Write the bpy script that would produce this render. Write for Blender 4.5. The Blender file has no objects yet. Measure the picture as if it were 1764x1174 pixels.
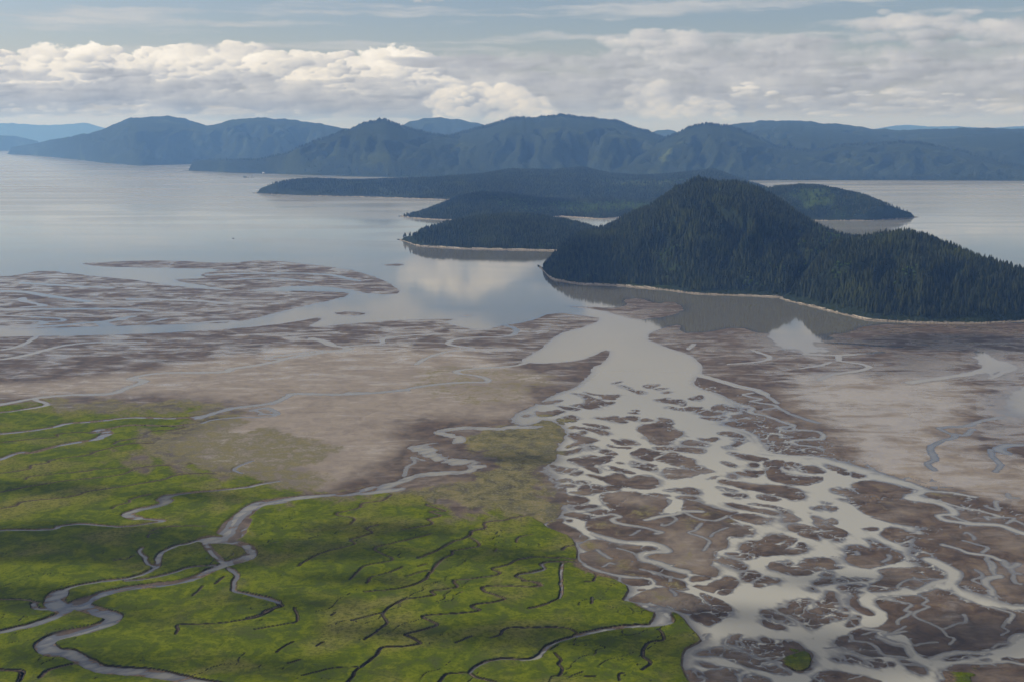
import bpy, math, random
import numpy as np

# ------------------------------------------------------------------ camera, sky, sun, exposure
F = 2000.0; CX = 882.0; CY = 587.0; HY = 222.0; ALT = 480.0
TILT = math.atan((CY - HY) / F)
scene = bpy.context.scene
cam_data = bpy.data.cameras.new('camera')
cam_data.sensor_width = 36.0
cam_data.lens = 36.0 * F / 1764.0
cam_data.clip_start = 1.0
cam_data.clip_end = 200000.0
cam = bpy.data.objects.new('camera', cam_data)
scene.collection.objects.link(cam)
cam.location = (0, 0, ALT)
cam.rotation_euler = (math.pi / 2 - TILT, 0, 0)
scene.camera = cam

SUN_AZ = math.radians(-80)      # from the view direction (+Y) towards +X
SUN_EL = math.radians(35)
SUN = np.array([math.sin(SUN_AZ) * math.cos(SUN_EL), math.cos(SUN_AZ) * math.cos(SUN_EL), math.sin(SUN_EL)])

scene.view_settings.view_transform = 'Standard'
scene.view_settings.look = 'None'
scene.view_settings.exposure = 0.0
scene.view_settings.gamma = 1.0
scene.cycles.use_denoising = True
scene.cycles.max_bounces = 6
scene.cycles.diffuse_bounces = 2
scene.cycles.glossy_bounces = 3
scene.cycles.volume_bounces = 1
scene.cycles.transparent_max_bounces = 24


class NT:
    """small helper for node trees"""
    def __init__(self, tree):
        self.t = tree; self.n = tree.nodes; self.l = tree.links

    def node(self, typ, **kw):
        nd = self.n.new(typ)
        for k, v in kw.items():
            setattr(nd, k, v)
        return nd

    def put(self, sock, val):
        if val is None:
            return
        if isinstance(val, bpy.types.NodeSocket):
            self.l.new(val, sock)
        else:
            sock.default_value = val

    def m(self, op, a, b=None, c=None, clamp=False):
        nd = self.node('ShaderNodeMath', operation=op, use_clamp=clamp)
        self.put(nd.inputs[0], a)
        if b is not None: self.put(nd.inputs[1], b)
        if c is not None: self.put(nd.inputs[2], c)
        return nd.outputs[0]

    def ss(self, x, a, b, lo=0.0, hi=1.0):
        nd = self.node('ShaderNodeMapRange', interpolation_type='SMOOTHSTEP')
        self.put(nd.inputs['Value'], x)
        self.put(nd.inputs['From Min'], a); self.put(nd.inputs['From Max'], b)
        self.put(nd.inputs['To Min'], lo); self.put(nd.inputs['To Max'], hi)
        return nd.outputs['Result']

    def vec(self, x, y, z=0.0):
        nd = self.node('ShaderNodeCombineXYZ')
        self.put(nd.inputs[0], x); self.put(nd.inputs[1], y); self.put(nd.inputs[2], z)
        return nd.outputs[0]

    def noise(self, v, scale=1.0, detail=4.0, rough=0.5, dist=0.0, lac=2.0):
        nd = self.node('ShaderNodeTexNoise')
        self.put(nd.inputs['Vector'], v)
        nd.inputs['Scale'].default_value = scale
        nd.inputs['Detail'].default_value = detail
        nd.inputs['Roughness'].default_value = rough
        nd.inputs['Distortion'].default_value = dist
        nd.inputs['Lacunarity'].default_value = lac
        return nd.outputs['Fac']

    def mix(self, f, a, b, blend='MIX'):
        nd = self.node('ShaderNodeMix', data_type='RGBA', blend_type=blend)
        self.put(nd.inputs[0], f)
        self.put(nd.inputs[6], a if isinstance(a, bpy.types.NodeSocket) else (*a, 1.0))
        self.put(nd.inputs[7], b if isinstance(b, bpy.types.NodeSocket) else (*b, 1.0))
        return nd.outputs[2]

    def attr(self, name):
        nd = self.node('ShaderNodeAttribute', attribute_name=name)
        return nd.outputs['Fac']


_rng = np.random.RandomState(7)
_perm = _rng.permutation(4096)
_ga = _rng.rand(4096) * 2 * np.pi
_gx, _gy = np.cos(_ga), np.sin(_ga)


def pnoise(x, y, seed=0):
    xi = np.floor(x).astype(np.int64); yi = np.floor(y).astype(np.int64)
    fx = x - xi; fy = y - yi
    u = fx * fx * fx * (fx * (fx * 6 - 15) + 10); v = fy * fy * fy * (fy * (fy * 6 - 15) + 10)

    def g(ix, iy, dx, dy):
        h = _perm[(_perm[(ix + seed * 131) & 4095] + iy) & 4095]
        return _gx[h] * dx + _gy[h] * dy
    a = g(xi, yi, fx, fy); b = g(xi + 1, yi, fx - 1, fy)
    c = g(xi, yi + 1, fx, fy - 1); d = g(xi + 1, yi + 1, fx - 1, fy - 1)
    return (a + u * (b - a)) * (1 - v) + (c + u * (d - c)) * v


def fbm(x, y, seed=0, octv=4, gain=0.5, lac=2.03):
    s = 0.0; a = 1.0; t = 0.0
    for i in range(octv):
        s = s + a * pnoise(x, y, seed + i * 7); t += a
        a *= gain; x = x * lac + 11.3; y = y * lac - 5.7
    return s / t * 1.6


def sstep(x, a, b):
    t = np.clip((x - a) / (b - a), 0, 1)
    return t * t * (3 - 2 * t)



def cloud_field():
    """low clouds of the whole horizon, 1 cell = 1/F rad: returns (brightness, warmth, cover) arrays; rows go up from elevation -20/F"""
    W_, H_ = 2700, 560
    X0 = CX - W_ / 2.0; Y0 = -20.0
    xx, yy = np.meshgrid(np.arange(W_) + X0, np.arange(H_) + Y0)      # azimuth cells, elevation cells
    wa = fbm(xx / 26, yy / 20, 81, 5, 0.6); wb = fbm(xx / 26, yy / 20, 82, 5, 0.6)
    wc = fbm(xx / 90, yy / 50, 83, 4, 0.55); wd = fbm(xx / 90, yy / 50, 84, 4, 0.55)
    L = np.zeros((H_, W_)); A = np.zeros((H_, W_))
    rs = np.random.RandomState(44)
    cvx = lambda px: CX + F * np.arctan((np.asarray(px, float) - CX) / F * CT0)
    cvy = lambda py: (HY - np.asarray(py, float)) * 0.968
    sv = np.array([-0.52, 0.72, 0.46])

    def splat(cx, cy, rx, ry, lo, hi, soft, op, warp):
        m_ = 1.7
        i0 = max(int(cx - rx * m_ - X0), 0); i1 = min(int(cx + rx * m_ - X0) + 1, W_)
        j0 = max(int(cy - ry * m_ - Y0), 0); j1 = min(int(cy + ry * m_ - Y0) + 1, H_)
        if i1 <= i0 or j1 <= j0:
            return
        sl = (slice(j0, j1), slice(i0, i1))
        dx = (xx[sl] - cx) / rx + warp * (0.55 * wa[sl] + 0.5 * wc[sl])
        dy = (yy[sl] - cy) / ry + warp * (0.55 * wb[sl] + 0.5 * wd[sl])
        d2 = dx * dx + dy * dy
        al = op * sstep(-d2, -1.0, -(1.0 - soft))
        nz_ = np.sqrt(np.clip(1 - d2, 0, 1))
        lam = np.clip(dx * sv[0] + dy * sv[1] + nz_ * sv[2], -0.3, 1)
        k = np.clip(0.30 + 0.70 * lam + 0.30 * wa[sl] + 0.30 * wc[sl], 0, 1)
        c = lo + (hi - lo) * k
        L[sl] = L[sl] * (1 - al) + c * al
        A[sl] = A[sl] * (1 - al) + al

    def heap(top, base, n, rmin, rmax, lo, hi, soft=0.45, op=1.0, flat=0.8, warp=0.5, jit=1.0, drop=0.35, dens=1.0):
        """cumulus under a crest line: list of (px, py); base: py of its foot"""
        t = np.array(top, float); x = cvx(t[:, 0]); y = cvy(t[:, 1]); yb = cvy(base)
        cx = rs.uniform(x[0], x[-1], n); ty = np.interp(cx, x, y)
        fr = rs.rand(n) ** dens
        r = (rmin + (rmax - rmin) * rs.rand(n) ** 1.8) * (1.0 - 0.25 * fr)
        cy = yb + (ty - yb) * (1 - fr) - r * flat * 0.75
        o = np.argsort(-cy + rs.uniform(-6, 6, n) * jit)
        for i in o:
            g = np.clip((cy[i] - yb) / max(ty[i] - yb, 4.0), 0, 1)
            h_ = lo + (hi - lo) * (1 - drop + drop * g)
            splat(cx[i], cy[i], r[i] * rs.uniform(1.0, 1.9), r[i] * flat * rs.uniform(.7, 1.1), lo - 0.05 * (1 - g), h_, soft, op, warp)

    # soft stratocumulus on the right, and the same again round the horizon
    heap([(560, 112), (700, 98), (850, 92), (1000, 95), (1060, 60), (1120, 50), (1190, 60), (1260, 78), (1330, 52), (1420, 40), (1500, 28), (1560, 34), (1650, 26), (1764, 40), (1950, 40), (2400, 60)], 185, 330, 18, 80, .34, .60, 0.95, .55, .40, .9, 1.6, .35)
    heap([(640, 140), (800, 130), (1000, 120), (1200, 110), (1500, 100), (1764, 95), (2400, 100)], 196, 220, 14, 66, .32, .60, 0.9, .6, .30, .9, 1.6, .4)
    # the bright bank on the left
    crest = [(-700, 100), (-300, 95), (0, 93), (100, 90), (180, 88), (260, 86), (310, 82), (345, 78), (380, 74), (405, 71), (430, 78), (455, 88), (475, 93), (500, 82), (520, 86), (545, 86), (570, 77), (592, 79), (615, 90), (650, 92), (690, 86), (725, 84), (745, 96), (770, 120)]
    heap(crest, 160, 420, 9, 40, .46, .90, 0.40, 1.0, .80, .85, 1.6, .22)
    heap([(p, q + 16) for p, q in crest], 165, 200, 6, 18, .44, .88, 0.6, .8, .7, .9, 1.6, .30)
    # grey layers below it
    heap([(-700, 135), (0, 122), (150, 118), (300, 128), (420, 126), (520, 132), (640, 128), (760, 140), (900, 150)], 178, 240, 12, 52, .33, .66, 0.8, .75, .34, .9, 1.6, .55)
    heap([(-700, 160), (0, 150), (200, 150), (400, 158), (600, 160), (780, 164)], 198, 190, 14, 60, .30, .56, 0.9, .7, .22, .9, 1.6, .55)
    # dark shelf near the top of the bank, right end
    for k in range(26):
        splat(cvx(rs.uniform(690, 900)), cvy(rs.uniform(100, 116)), rs.uniform(22, 48), rs.uniform(4, 8), .40, .52, .9, .6, .6)
    # bright heaps
    heap([(752, 160), (775, 138), (800, 126), (835, 130), (870, 142), (905, 158), (945, 172)], 202, 80, 8, 28, .48, .82, 0.65, .85, .8, .85, 1.5, .35)
    heap([(1082, 150), (1100, 134), (1130, 130), (1150, 145), (1160, 165)], 186, 26, 10, 26, .46, .68, 0.9, .7, .85, .9, 1.5, .3)
    heap([(1160, 178), (1190, 165), (1230, 170), (1262, 182)], 200, 24, 8, 20, .44, .70, 0.85, .7, .6, .9, 1.5, .3)
    heap([(1262, 152), (1285, 138), (1310, 146), (1330, 160)], 168, 18, 6, 16, .48, .78, 0.8, .75, .5, .9)
    heap([(1330, 176), (1400, 150), (1470, 146), (1540, 156), (1620, 160), (1690, 172), (1764, 166), (1900, 170), (2400, 160)], 198, 100, 8, 32, .42, .70, 0.85, .7, .38, .9)
    heap([(-700, 178), (140, 182), (190, 176), (240, 184), (300, 186), (420, 184), (520, 188)], 200, 90, 6, 18, .46, .66, 0.8, .6, .45, .6)
    heap([(1470, 40), (1500, 26), (1545, 30), (1580, 42), (1660, 30), (1710, 44)], 84, 40, 12, 34, .50, .66, 0.95, .5, .5, .9)
    heap([(1060, 62), (1110, 50), (1180, 56), (1195, 72)], 92, 30, 10, 24, .52, .68, 0.9, .7, .5, .7)
    # thin high bands across the upper sky
    st = fbm(xx / 520, yy / 20 + wc * 0.35, 91, 5, 0.55); st2 = fbm(xx / 160, yy / 30, 92, 5, 0.6)
    band = sstep(st * 0.8 + st2 * 0.35, -0.06, 0.42) * 0.62 * sstep(yy, 90, 150)
    # broken cloud overhead of the frame
    up = sstep(fbm(xx / 230, yy / 90, 95, 6, 0.55) + 0.15 + 0.5 * sstep(yy, 290, 400), 0.02, 0.35) * sstep(yy, 225, 300)
    heap([(705, -30), (745, -62), (790, -88), (830, -72), (870, -46), (900, -34)], -24, 70, 12, 36, .50, .92, .6, .9, .8, .85, 1.5, .3)
    heap([(930, -20), (1040, -40), (1150, -30), (1260, -45), (1400, -40)], -14, 40, 20, 50, .46, .70, .95, .5, .4, .9)
    spot = 0.0 * np.exp(-(((xx - cvx(800) + 70 * wc) / 85) ** 2 + ((yy - 262 + 40 * wd) / 42) ** 2) * 1.0)
    up = np.maximum(up, sstep(spot + 0.35 * st2, 0.3, 0.75))
    hi = np.clip(np.maximum(band, up * 0.95), 0, 1)
    Lh = 0.58 + 0.10 * st2 + 0.22 * sstep(spot + .3 * wa, .1, .9) + 0.12 * sstep(yy, 300, 400)
    L = L * (1 + 0.16 * wc + 0.10 * fbm(xx / 150, yy / 26, 97, 5, .6))
    A2 = A + hi * (1 - A)
    L2 = (L + Lh * hi * (1 - A)) / np.maximum(A2, 1e-3)      # L is kept premultiplied
    return X0, Y0, W_, H_, L2.astype(np.float32), np.clip(A2, 0, 1).astype(np.float32)


CT0 = math.cos(TILT)


def build_world():
    w = bpy.data.worlds.new('World'); scene.world = w; w.use_nodes = True
    nt = NT(w.node_tree); nt.n.clear()
    out = nt.node('ShaderNodeOutputWorld'); bg = nt.node('ShaderNodeBackground')
    bg.inputs['Strength'].default_value = 0.1
    nt.l.new(bg.outputs[0], out.inputs[0])
    sky = nt.node('ShaderNodeTexSky', sky_type='NISHITA')
    sky.sun_disc = False
    sky.sun_elevation = SUN_EL
    sky.sun_rotation = SUN_AZ
    sky.altitude = 200; sky.air_density = 1.0; sky.dust_density = 1.2; sky.ozone_density = 1.0
    tc = nt.node('ShaderNodeTexCoord')
    sep = nt.node('ShaderNodeSeparateXYZ'); nt.l.new(tc.outputs['Generated'], sep.inputs[0])
    x, y, z = sep.outputs
    az = nt.m('ARCTAN2', x, y)
    el = nt.m('ARCSINE', z)
    # broken high cloud over the whole dome
    zz = nt.m('MAXIMUM', z, 0.0)
    den = nt.m('ADD', zz, 0.10)
    q = nt.vec(nt.m('DIVIDE', x, den), nt.m('DIVIDE', y, den), 0.0)
    hi1 = nt.noise(q, 0.55, 6, 0.55, 0.4)
    high = nt.m('MULTIPLY', nt.ss(hi1, 0.36, 0.56, 0.0, 0.9), nt.ss(el, 0.19, 0.27))
    pale = nt.mix(hi1, (5.4, 5.3, 5.2), (8.0, 7.5, 6.7))
    skyc = nt.mix(1.0, sky.outputs[0], (0.83, 0.83, 0.93), 'MULTIPLY')
    skyc = nt.mix(nt.ss(el, 0.09, 0.0, 0.0, 0.75), skyc, (5.0, 5.0, 4.95))
    col = nt.mix(high, skyc, pale)
    X0, Y0, W_, H_, L, A = cloud_field()
    img = bpy.data.images.new('low_clouds', W_, H_, alpha=True, float_buffer=True)
    img.colorspace_settings.name = 'Non-Color'
    img.alpha_mode = 'CHANNEL_PACKED'
    px = np.ones((H_, W_, 4), np.float32)
    px[..., 0] = L; px[..., 1] = L; px[..., 2] = A
    img.pixels.foreach_set(px.ravel()); img.update(); img.pack()
    ti = nt.node('ShaderNodeTexImage', extension='MIRROR', interpolation='Linear')
    ti.image = img
    nt.put(ti.inputs[0], nt.vec(nt.m('MULTIPLY_ADD', az, F / W_, (CX - X0) / W_), nt.m('MULTIPLY_ADD', el, F / H_, -Y0 / H_)))
    sp = nt.node('ShaderNodeSeparateColor'); nt.l.new(ti.outputs['Color'], sp.inputs[0])
    lum = sp.outputs[0]; cov = nt.m('MULTIPLY', nt.m('MULTIPLY', sp.outputs[2], nt.ss(el, 0.262, 0.20)), nt.ss(el, -0.004, 0.0))
    tint = nt.mix(nt.ss(lum, 0.40, 0.85), (0.96, 0.985, 1.05), (1.04, 0.985, 0.90))
    sc_ = nt.node('ShaderNodeVectorMath', operation='SCALE'); nt.l.new(tint, sc_.inputs[0])
    nt.put(sc_.inputs['Scale'], nt.m('MULTIPLY', lum, 10.2))
    col = nt.mix(cov, col, sc_.outputs[0])
    nt.l.new(col, bg.inputs[0])
    w.cycles.sampling_method = 'MANUAL'
    w.cycles.sample_map_resolution = 1024


build_world()
sun_data = bpy.data.lights.new('sun', 'SUN')
sun_data.energy = 4.3
sun_data.angle = math.radians(0.6)
sun_data.color = (1.0, 0.93, 0.82)
sun = bpy.data.objects.new('sun', sun_data)
scene.collection.objects.link(sun)
from mathutils import Vector
sun.rotation_euler = Vector(SUN).to_track_quat('Z', 'Y').to_euler()
sun.location = (-2000, 2000, 3000)

# ------------------------------------------------------------------ helpers
ST, CT = math.sin(TILT), math.cos(TILT)


def ray(px, py):
    px = np.asarray(px, float); py = np.asarray(py, float)
    u = (px - CX) / F; v = -(py - CY) / F
    dx = u; dy = v * ST + CT; dz = v * CT - ST
    return dx, dy, dz


def ground(px, py):
    dx, dy, dz = ray(px, py)
    s = -ALT / dz
    return dx * s, dy * s


def azel(px, py):
    dx, dy, dz = ray(px, py)
    h = np.hypot(dx, dy)
    return np.arctan2(dx, dy), dz / h      # azimuth, tangent of elevation


def link(o):
    scene.collection.objects.link(o); return o


def mesh_np(name, verts, faces, mats, smooth=True, attrs=None, face_mat=None):
    """verts (n,3), faces (m,k) with k = 3 or 4"""
    me = bpy.data.meshes.new(name)
    verts = np.ascontiguousarray(verts, np.float32); faces = np.ascontiguousarray(faces, np.int32)
    k = faces.shape[1]
    me.vertices.add(len(verts)); me.vertices.foreach_set('co', verts.ravel())
    me.loops.add(faces.size); me.loops.foreach_set('vertex_index', faces.ravel())
    me.polygons.add(len(faces))
    me.polygons.foreach_set('loop_start', np.arange(0, faces.size, k, dtype=np.int32))
    me.polygons.foreach_set('loop_total', np.full(len(faces), k, np.int32))
    if face_mat is not None:
        me.polygons.foreach_set('material_index', np.asarray(face_mat, np.int32))
    me.update(calc_edges=True)
    if smooth:
        me.polygons.foreach_set('use_smooth', np.ones(len(faces), bool))
    for m_ in mats:
        me.materials.append(m_)
    for an, av in (attrs or {}).items():
        at = me.attributes.new(an, 'FLOAT', 'POINT')
        at.data.foreach_set('value', np.ascontiguousarray(av, np.float32))
    return me


def obj(name, me, parent=None, **props):
    o = link(bpy.data.objects.new(name, me))
    if parent is not None:
        o.parent = parent
    for k, v in props.items():
        o[k] = v
    return o


def material(name):
    m_ = bpy.data.materials.new(name); m_.use_nodes = True
    nt = NT(m_.node_tree)
    bsdf = nt.n['Principled BSDF']
    return m_, nt, bsdf


# ------------------------------------------------------------------ materials
def mat_ground():
    m_, nt, b = material('delta_ground')
    geo = nt.node('ShaderNodeNewGeometry'); P = geo.outputs['Position']
    sp = nt.node('ShaderNodeSeparateXYZ'); nt.l.new(P, sp.inputs[0])
    n1 = nt.noise(P, 0.009, 6, 0.6, 0.6); n2 = nt.noise(P, 0.045, 7, 0.65, 0.8); n3 = nt.noise(P, 0.28, 6, 0.66, 0.3); n4 = nt.noise(P, 1.0, 3, 0.6)
    rip = nt.noise(nt.vec(nt.m('MULTIPLY', sp.outputs[0], 0.011), nt.m('MULTIPLY', sp.outputs[1], 0.030)), 1.0, 8, 0.62, 0.9)
    c1 = nt.ss(n1, 0.34, 0.66); c2 = nt.ss(n2, 0.32, 0.68); c3 = nt.ss(n3, 0.32, 0.68); cr = nt.ss(rip, 0.33, 0.67)
    sand = nt.attr('sand'); sedge = nt.attr('sedge'); wet = nt.attr('wet'); grass = nt.attr('grass')
    # silt and sand
    mud = nt.mix(c2, (0.036, 0.026, 0.020), (0.096, 0.066, 0.047))
    sandc = nt.mix(c2, (0.178, 0.150, 0.126), (0.238, 0.204, 0.168))
    sandf = nt.m('ADD', sand, nt.m('MULTIPLY', nt.m('SUBTRACT', c1, 0.5), 0.30))
    sandf = nt.m('ADD', sandf, nt.m('MULTIPLY', nt.m('SUBTRACT', cr, 0.5), 0.22), clamp=True)
    c = nt.mix(sandf, mud, sandc)
    soak = nt.ss(sp.outputs[2], 0.16, 0.0)
    c = nt.mix(nt.m('MULTIPLY', soak, 0.75), c, nt.mix(0.5, mud, (0.045, 0.042, 0.045)))
    # thin sedge
    sedgec = nt.mix(c2, (0.050, 0.056, 0.018), (0.150, 0.130, 0.055))
    sedgec = nt.mix(nt.ss(n3, 0.46, 0.64, 0.0, 0.6), sedgec, (0.19, 0.17, 0.135))
    sf = nt.ss(nt.m('ADD', sedge, nt.m('ADD', nt.m('MULTIPLY', nt.m('SUBTRACT', c3, 0.5), 0.55), nt.m('MULTIPLY', nt.m('SUBTRACT', c2, 0.5), 0.8))), 0.25, 0.95)
    sf = nt.m('MULTIPLY', sf, nt.ss(sp.outputs[2], 0.05, 0.25))
    c = nt.mix(sf, c, sedgec)
    # the grass of the marsh
    lush = nt.mix(c2, (0.038, 0.062, 0.003), (0.120, 0.140, 0.005))
    straw = nt.mix(c3, (0.12, 0.112, 0.026), (0.20, 0.175, 0.060))
    g = nt.mix(nt.ss(n1, 0.47, 0.66, 0.0, 0.6), lush, straw)
    g = nt.mix(nt.m('MULTIPLY_ADD', nt.ss(n3, 0.34, 0.56), 0.45, 0.55), (0.018, 0.030, 0.004), g)
    olive = nt.mix(c3, (0.055, 0.060, 0.018), (0.170, 0.148, 0.075))
    gn = nt.m('ADD', grass, nt.m('ADD', nt.m('MULTIPLY', nt.m('SUBTRACT', c2, 0.5), 0.42), nt.m('MULTIPLY', nt.m('SUBTRACT', c3, 0.5), 0.22)))
    gv = nt.mix(nt.ss(gn, 0.45, 0.98), olive, g)
    low = nt.ss(nt.m('ADD', sp.outputs[2], nt.m('MULTIPLY', nt.m('SUBTRACT', n4, 0.5), 0.5)), 0.95, 0.5)
    bank = nt.mix(c3, (0.060, 0.046, 0.036), (0.150, 0.112, 0.080))
    gv = nt.mix(low, gv, bank)
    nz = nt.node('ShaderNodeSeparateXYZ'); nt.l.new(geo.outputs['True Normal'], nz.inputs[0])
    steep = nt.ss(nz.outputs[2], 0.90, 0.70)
    gv = nt.mix(nt.m('MULTIPLY', steep, 0.92), gv, (0.016, 0.013, 0.010))  # bank shade painted near-black over the dark mud of steep faces
    gv = nt.mix(nt.m('MULTIPLY', nt.attr('creek_mud_shade'), nt.ss(n2, 0.25, 0.5, 0.45, 0.95)), gv, (0.026, 0.021, 0.015))  # dark mud tone, also painted as the bank shade of thin creeks
    gf = nt.ss(gn, 0.16, 0.60)
    c = nt.mix(gf, c, gv)
    nt.put(b.inputs['Base Color'], c)
    veg = nt.m('MAXIMUM', gf, nt.m('MULTIPLY', sf, 0.75))
    w = nt.m('ADD', wet, nt.m('MULTIPLY', nt.m('SUBTRACT', cr, 0.55), 0.55))
    w = nt.m('ADD', w, nt.m('MULTIPLY', nt.m('SUBTRACT', c1, 0.5), 0.35), clamp=True)
    w = nt.m('MULTIPLY_ADD', soak, 0.12, w)
    film = nt.ss(w, 0.22, 0.80)
    bare = nt.m('SUBTRACT', 1.0, veg)
    nt.put(b.inputs['Roughness'], nt.m('ADD', nt.m('MULTIPLY_ADD', film, -0.46, 0.60), nt.m('MULTIPLY', veg, 0.4)))
    nt.put(b.inputs['Specular IOR Level'], nt.m('MULTIPLY', bare, nt.m('MULTIPLY_ADD', film, 0.44, 0.10)))
    bump = nt.node('ShaderNodeBump'); bump.inputs['Distance'].default_value = 1.0
    nt.put(bump.inputs['Strength'], nt.m('MULTIPLY_ADD', veg, 0.65, 0.18))
    nt.put(bump.inputs['Height'], nt.m('ADD', n3, nt.m('MULTIPLY', n4, 0.35)))
    nt.l.new(bump.outputs[0], b.inputs['Normal'])
    return m_


def mat_water():
    m_, nt, b = material('silty_water')
    geo = nt.node('ShaderNodeNewGeometry'); P = geo.outputs['Position']
    sp = nt.node('ShaderNodeSeparateXYZ'); nt.l.new(P, sp.inputs[0])
    depth = nt.attr('depth'); milk = nt.attr('milk')
    n2 = nt.noise(P, 0.03, 5, 0.6, 0.6)
    deep = nt.mix(milk, (0.110, 0.106, 0.090), (0.285, 0.282, 0.250))
    shallow = nt.mix(n2, (0.052, 0.058, 0.072), (0.085, 0.085, 0.092))
    df = nt.ss(nt.m('ADD', depth, nt.m('MULTIPLY', nt.m('SUBTRACT', n2, 0.5), 0.45)), 0.0, 0.9)
    nt.put(b.inputs['Base Color'], nt.mix(df, shallow, deep))
    b.inputs['IOR'].default_value = 1.33
    # wind lanes: broad streaks of slightly rougher water on the open bay
    lane = nt.noise(nt.vec(nt.m('MULTIPLY', sp.outputs[0], 0.0007), nt.m('MULTIPLY', sp.outputs[1], 0.0032)), 1.0, 5, 0.55, 0.5)
    open_ = nt.ss(sp.outputs[1], 3300.0, 5200.0)
    r = nt.m('MULTIPLY', nt.ss(lane, 0.40, 0.62), nt.m('MULTIPLY_ADD', open_, 0.07, 0.02))
    nt.put(b.inputs['Roughness'], nt.m('ADD', nt.m('ADD', r, 0.035), nt.ss(sp.outputs[1], 4800.0, 9000.0, 0.0, 0.16)))
    wv = nt.noise(P, 0.12, 3, 0.5); wv2 = nt.noise(P, 0.02, 3, 0.5)
    bump = nt.node('ShaderNodeBump'); bump.inputs['Strength'].default_value = 0.03; bump.inputs['Distance'].default_value = 0.5
    nt.put(bump.inputs['Height'], nt.m('ADD', wv, wv2))
    nt.l.new(bump.outputs[0], b.inputs['Normal'])
    return m_


def mat_hill(name, dark, lite, meadow):
    m_, nt, b = material(name)
    geo = nt.node('ShaderNodeNewGeometry'); P = geo.outputs['Position']
    n1 = nt.noise(P, 0.0016, 6, 0.6, 0.5); n2 = nt.noise(P, 0.012, 6, 0.65); n3 = nt.noise(P, 0.05, 4, 0.7)
    c = nt.mix(n2, dark, lite)
    clear = nt.attr('clear')
    f = nt.ss(nt.m('ADD', clear, nt.m('MULTIPLY', nt.m('SUBTRACT', n2, 0.5), 0.8)), 0.4, 0.7)
    c = nt.mix(f, c, meadow)
    c = nt.mix(nt.ss(n1, 0.52, 0.72, 0.0, 0.5), c, meadow)
    nt.put(b.inputs['Base Color'], c)
    b.inputs['Roughness'].default_value = 0.9; b.inputs['Specular IOR Level'].default_value = 0.0
    bump = nt.node('ShaderNodeBump'); bump.inputs['Strength'].default_value = 1.0; bump.inputs['Distance'].default_value = 22.0
    nt.put(bump.inputs['Height'], n3)
    nt.l.new(bump.outputs[0], b.inputs['Normal'])
    return m_


def mat_needles(name, a, c_, warm):
    m_, nt, b = material(name)
    oi = nt.node('ShaderNodeObjectInfo'); geo = nt.node('ShaderNodeNewGeometry')
    n1 = nt.noise(geo.outputs['Position'], 0.006, 4, 0.6)
    n2 = nt.noise(geo.outputs['Position'], 0.6, 3, 0.7)
    c = nt.mix(oi.outputs['Random'], a, c_)
    c = nt.mix(nt.m('MULTIPLY', nt.ss(n1, 0.5, 0.68), 0.6), c, warm)
    c = nt.mix(nt.m('MULTIPLY', n2, 0.6), c, tuple(v * 0.45 for v in a))
    nt.put(b.inputs['Base Color'], c)
    b.inputs['Roughness'].default_value = 0.8; b.inputs['Specular IOR Level'].default_value = 0.0
    return m_


def mat_plain(name, a, c_, scale=0.5, rough=0.7):
    m_, nt, b = material(name)
    tc = nt.node('ShaderNodeTexCoord')
    n = nt.noise(tc.outputs['Object'], scale, 5, 0.6)
    nt.put(b.inputs['Base Color'], nt.mix(n, a, c_))
    b.inputs['Roughness'].default_value = rough
    return m_


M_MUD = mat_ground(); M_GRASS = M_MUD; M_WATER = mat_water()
M_NEAR = mat_hill('forest_floor', (0.012, 0.018, 0.012), (0.030, 0.040, 0.022), (0.05, 0.075, 0.02))
M_FAR = mat_hill('far_forest', (0.013, 0.020, 0.015), (0.042, 0.052, 0.030), (0.085, 0.105, 0.04))
M_NEEDLE = mat_needles('spruce_needles', (0.008, 0.013, 0.009), (0.054, 0.062, 0.032), (0.075, 0.088, 0.028))
M_LEAF = mat_needles('alder_leaves', (0.045, 0.075, 0.018), (0.085, 0.125, 0.030), (0.09, 0.13, 0.03))
M_BARK = mat_plain('spruce_bark', (0.05, 0.038, 0.03), (0.10, 0.08, 0.065))
M_LOG = mat_plain('bleached_wood', (0.34, 0.29, 0.23), (0.58, 0.52, 0.44), 0.8)
M_BEACH = mat_plain('shore_gravel', (0.065, 0.054, 0.042), (0.27, 0.225, 0.17), 0.03)

# ------------------------------------------------------------------ the tracing of the flats
T = {1: (900, 640, .16185), 2: (1180, 640, .16185), 3: (900, 820, .16185), 4: (1180, 820, .16185), 5: (1460, 780, .17461),
     6: (1060, 990, .15672), 7: (1300, 990, .15672), 8: (1504, 970, .1738), 0: (0, 0, 1.0),
     'L': (0, 420, .3968), 'C': (600, 500, .3401), 'R': (1150, 540, .3481), 'U': (0, 660, .2721), 'V': (0, 900, .2721),
     'G': (440, 840, .2948), 'N': (900, 880, .2504)}


def tile(k, pts):
    ox, oy, s = T[k]
    return [(ox + a * s, oy + b * s) for a, b in pts]


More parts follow.
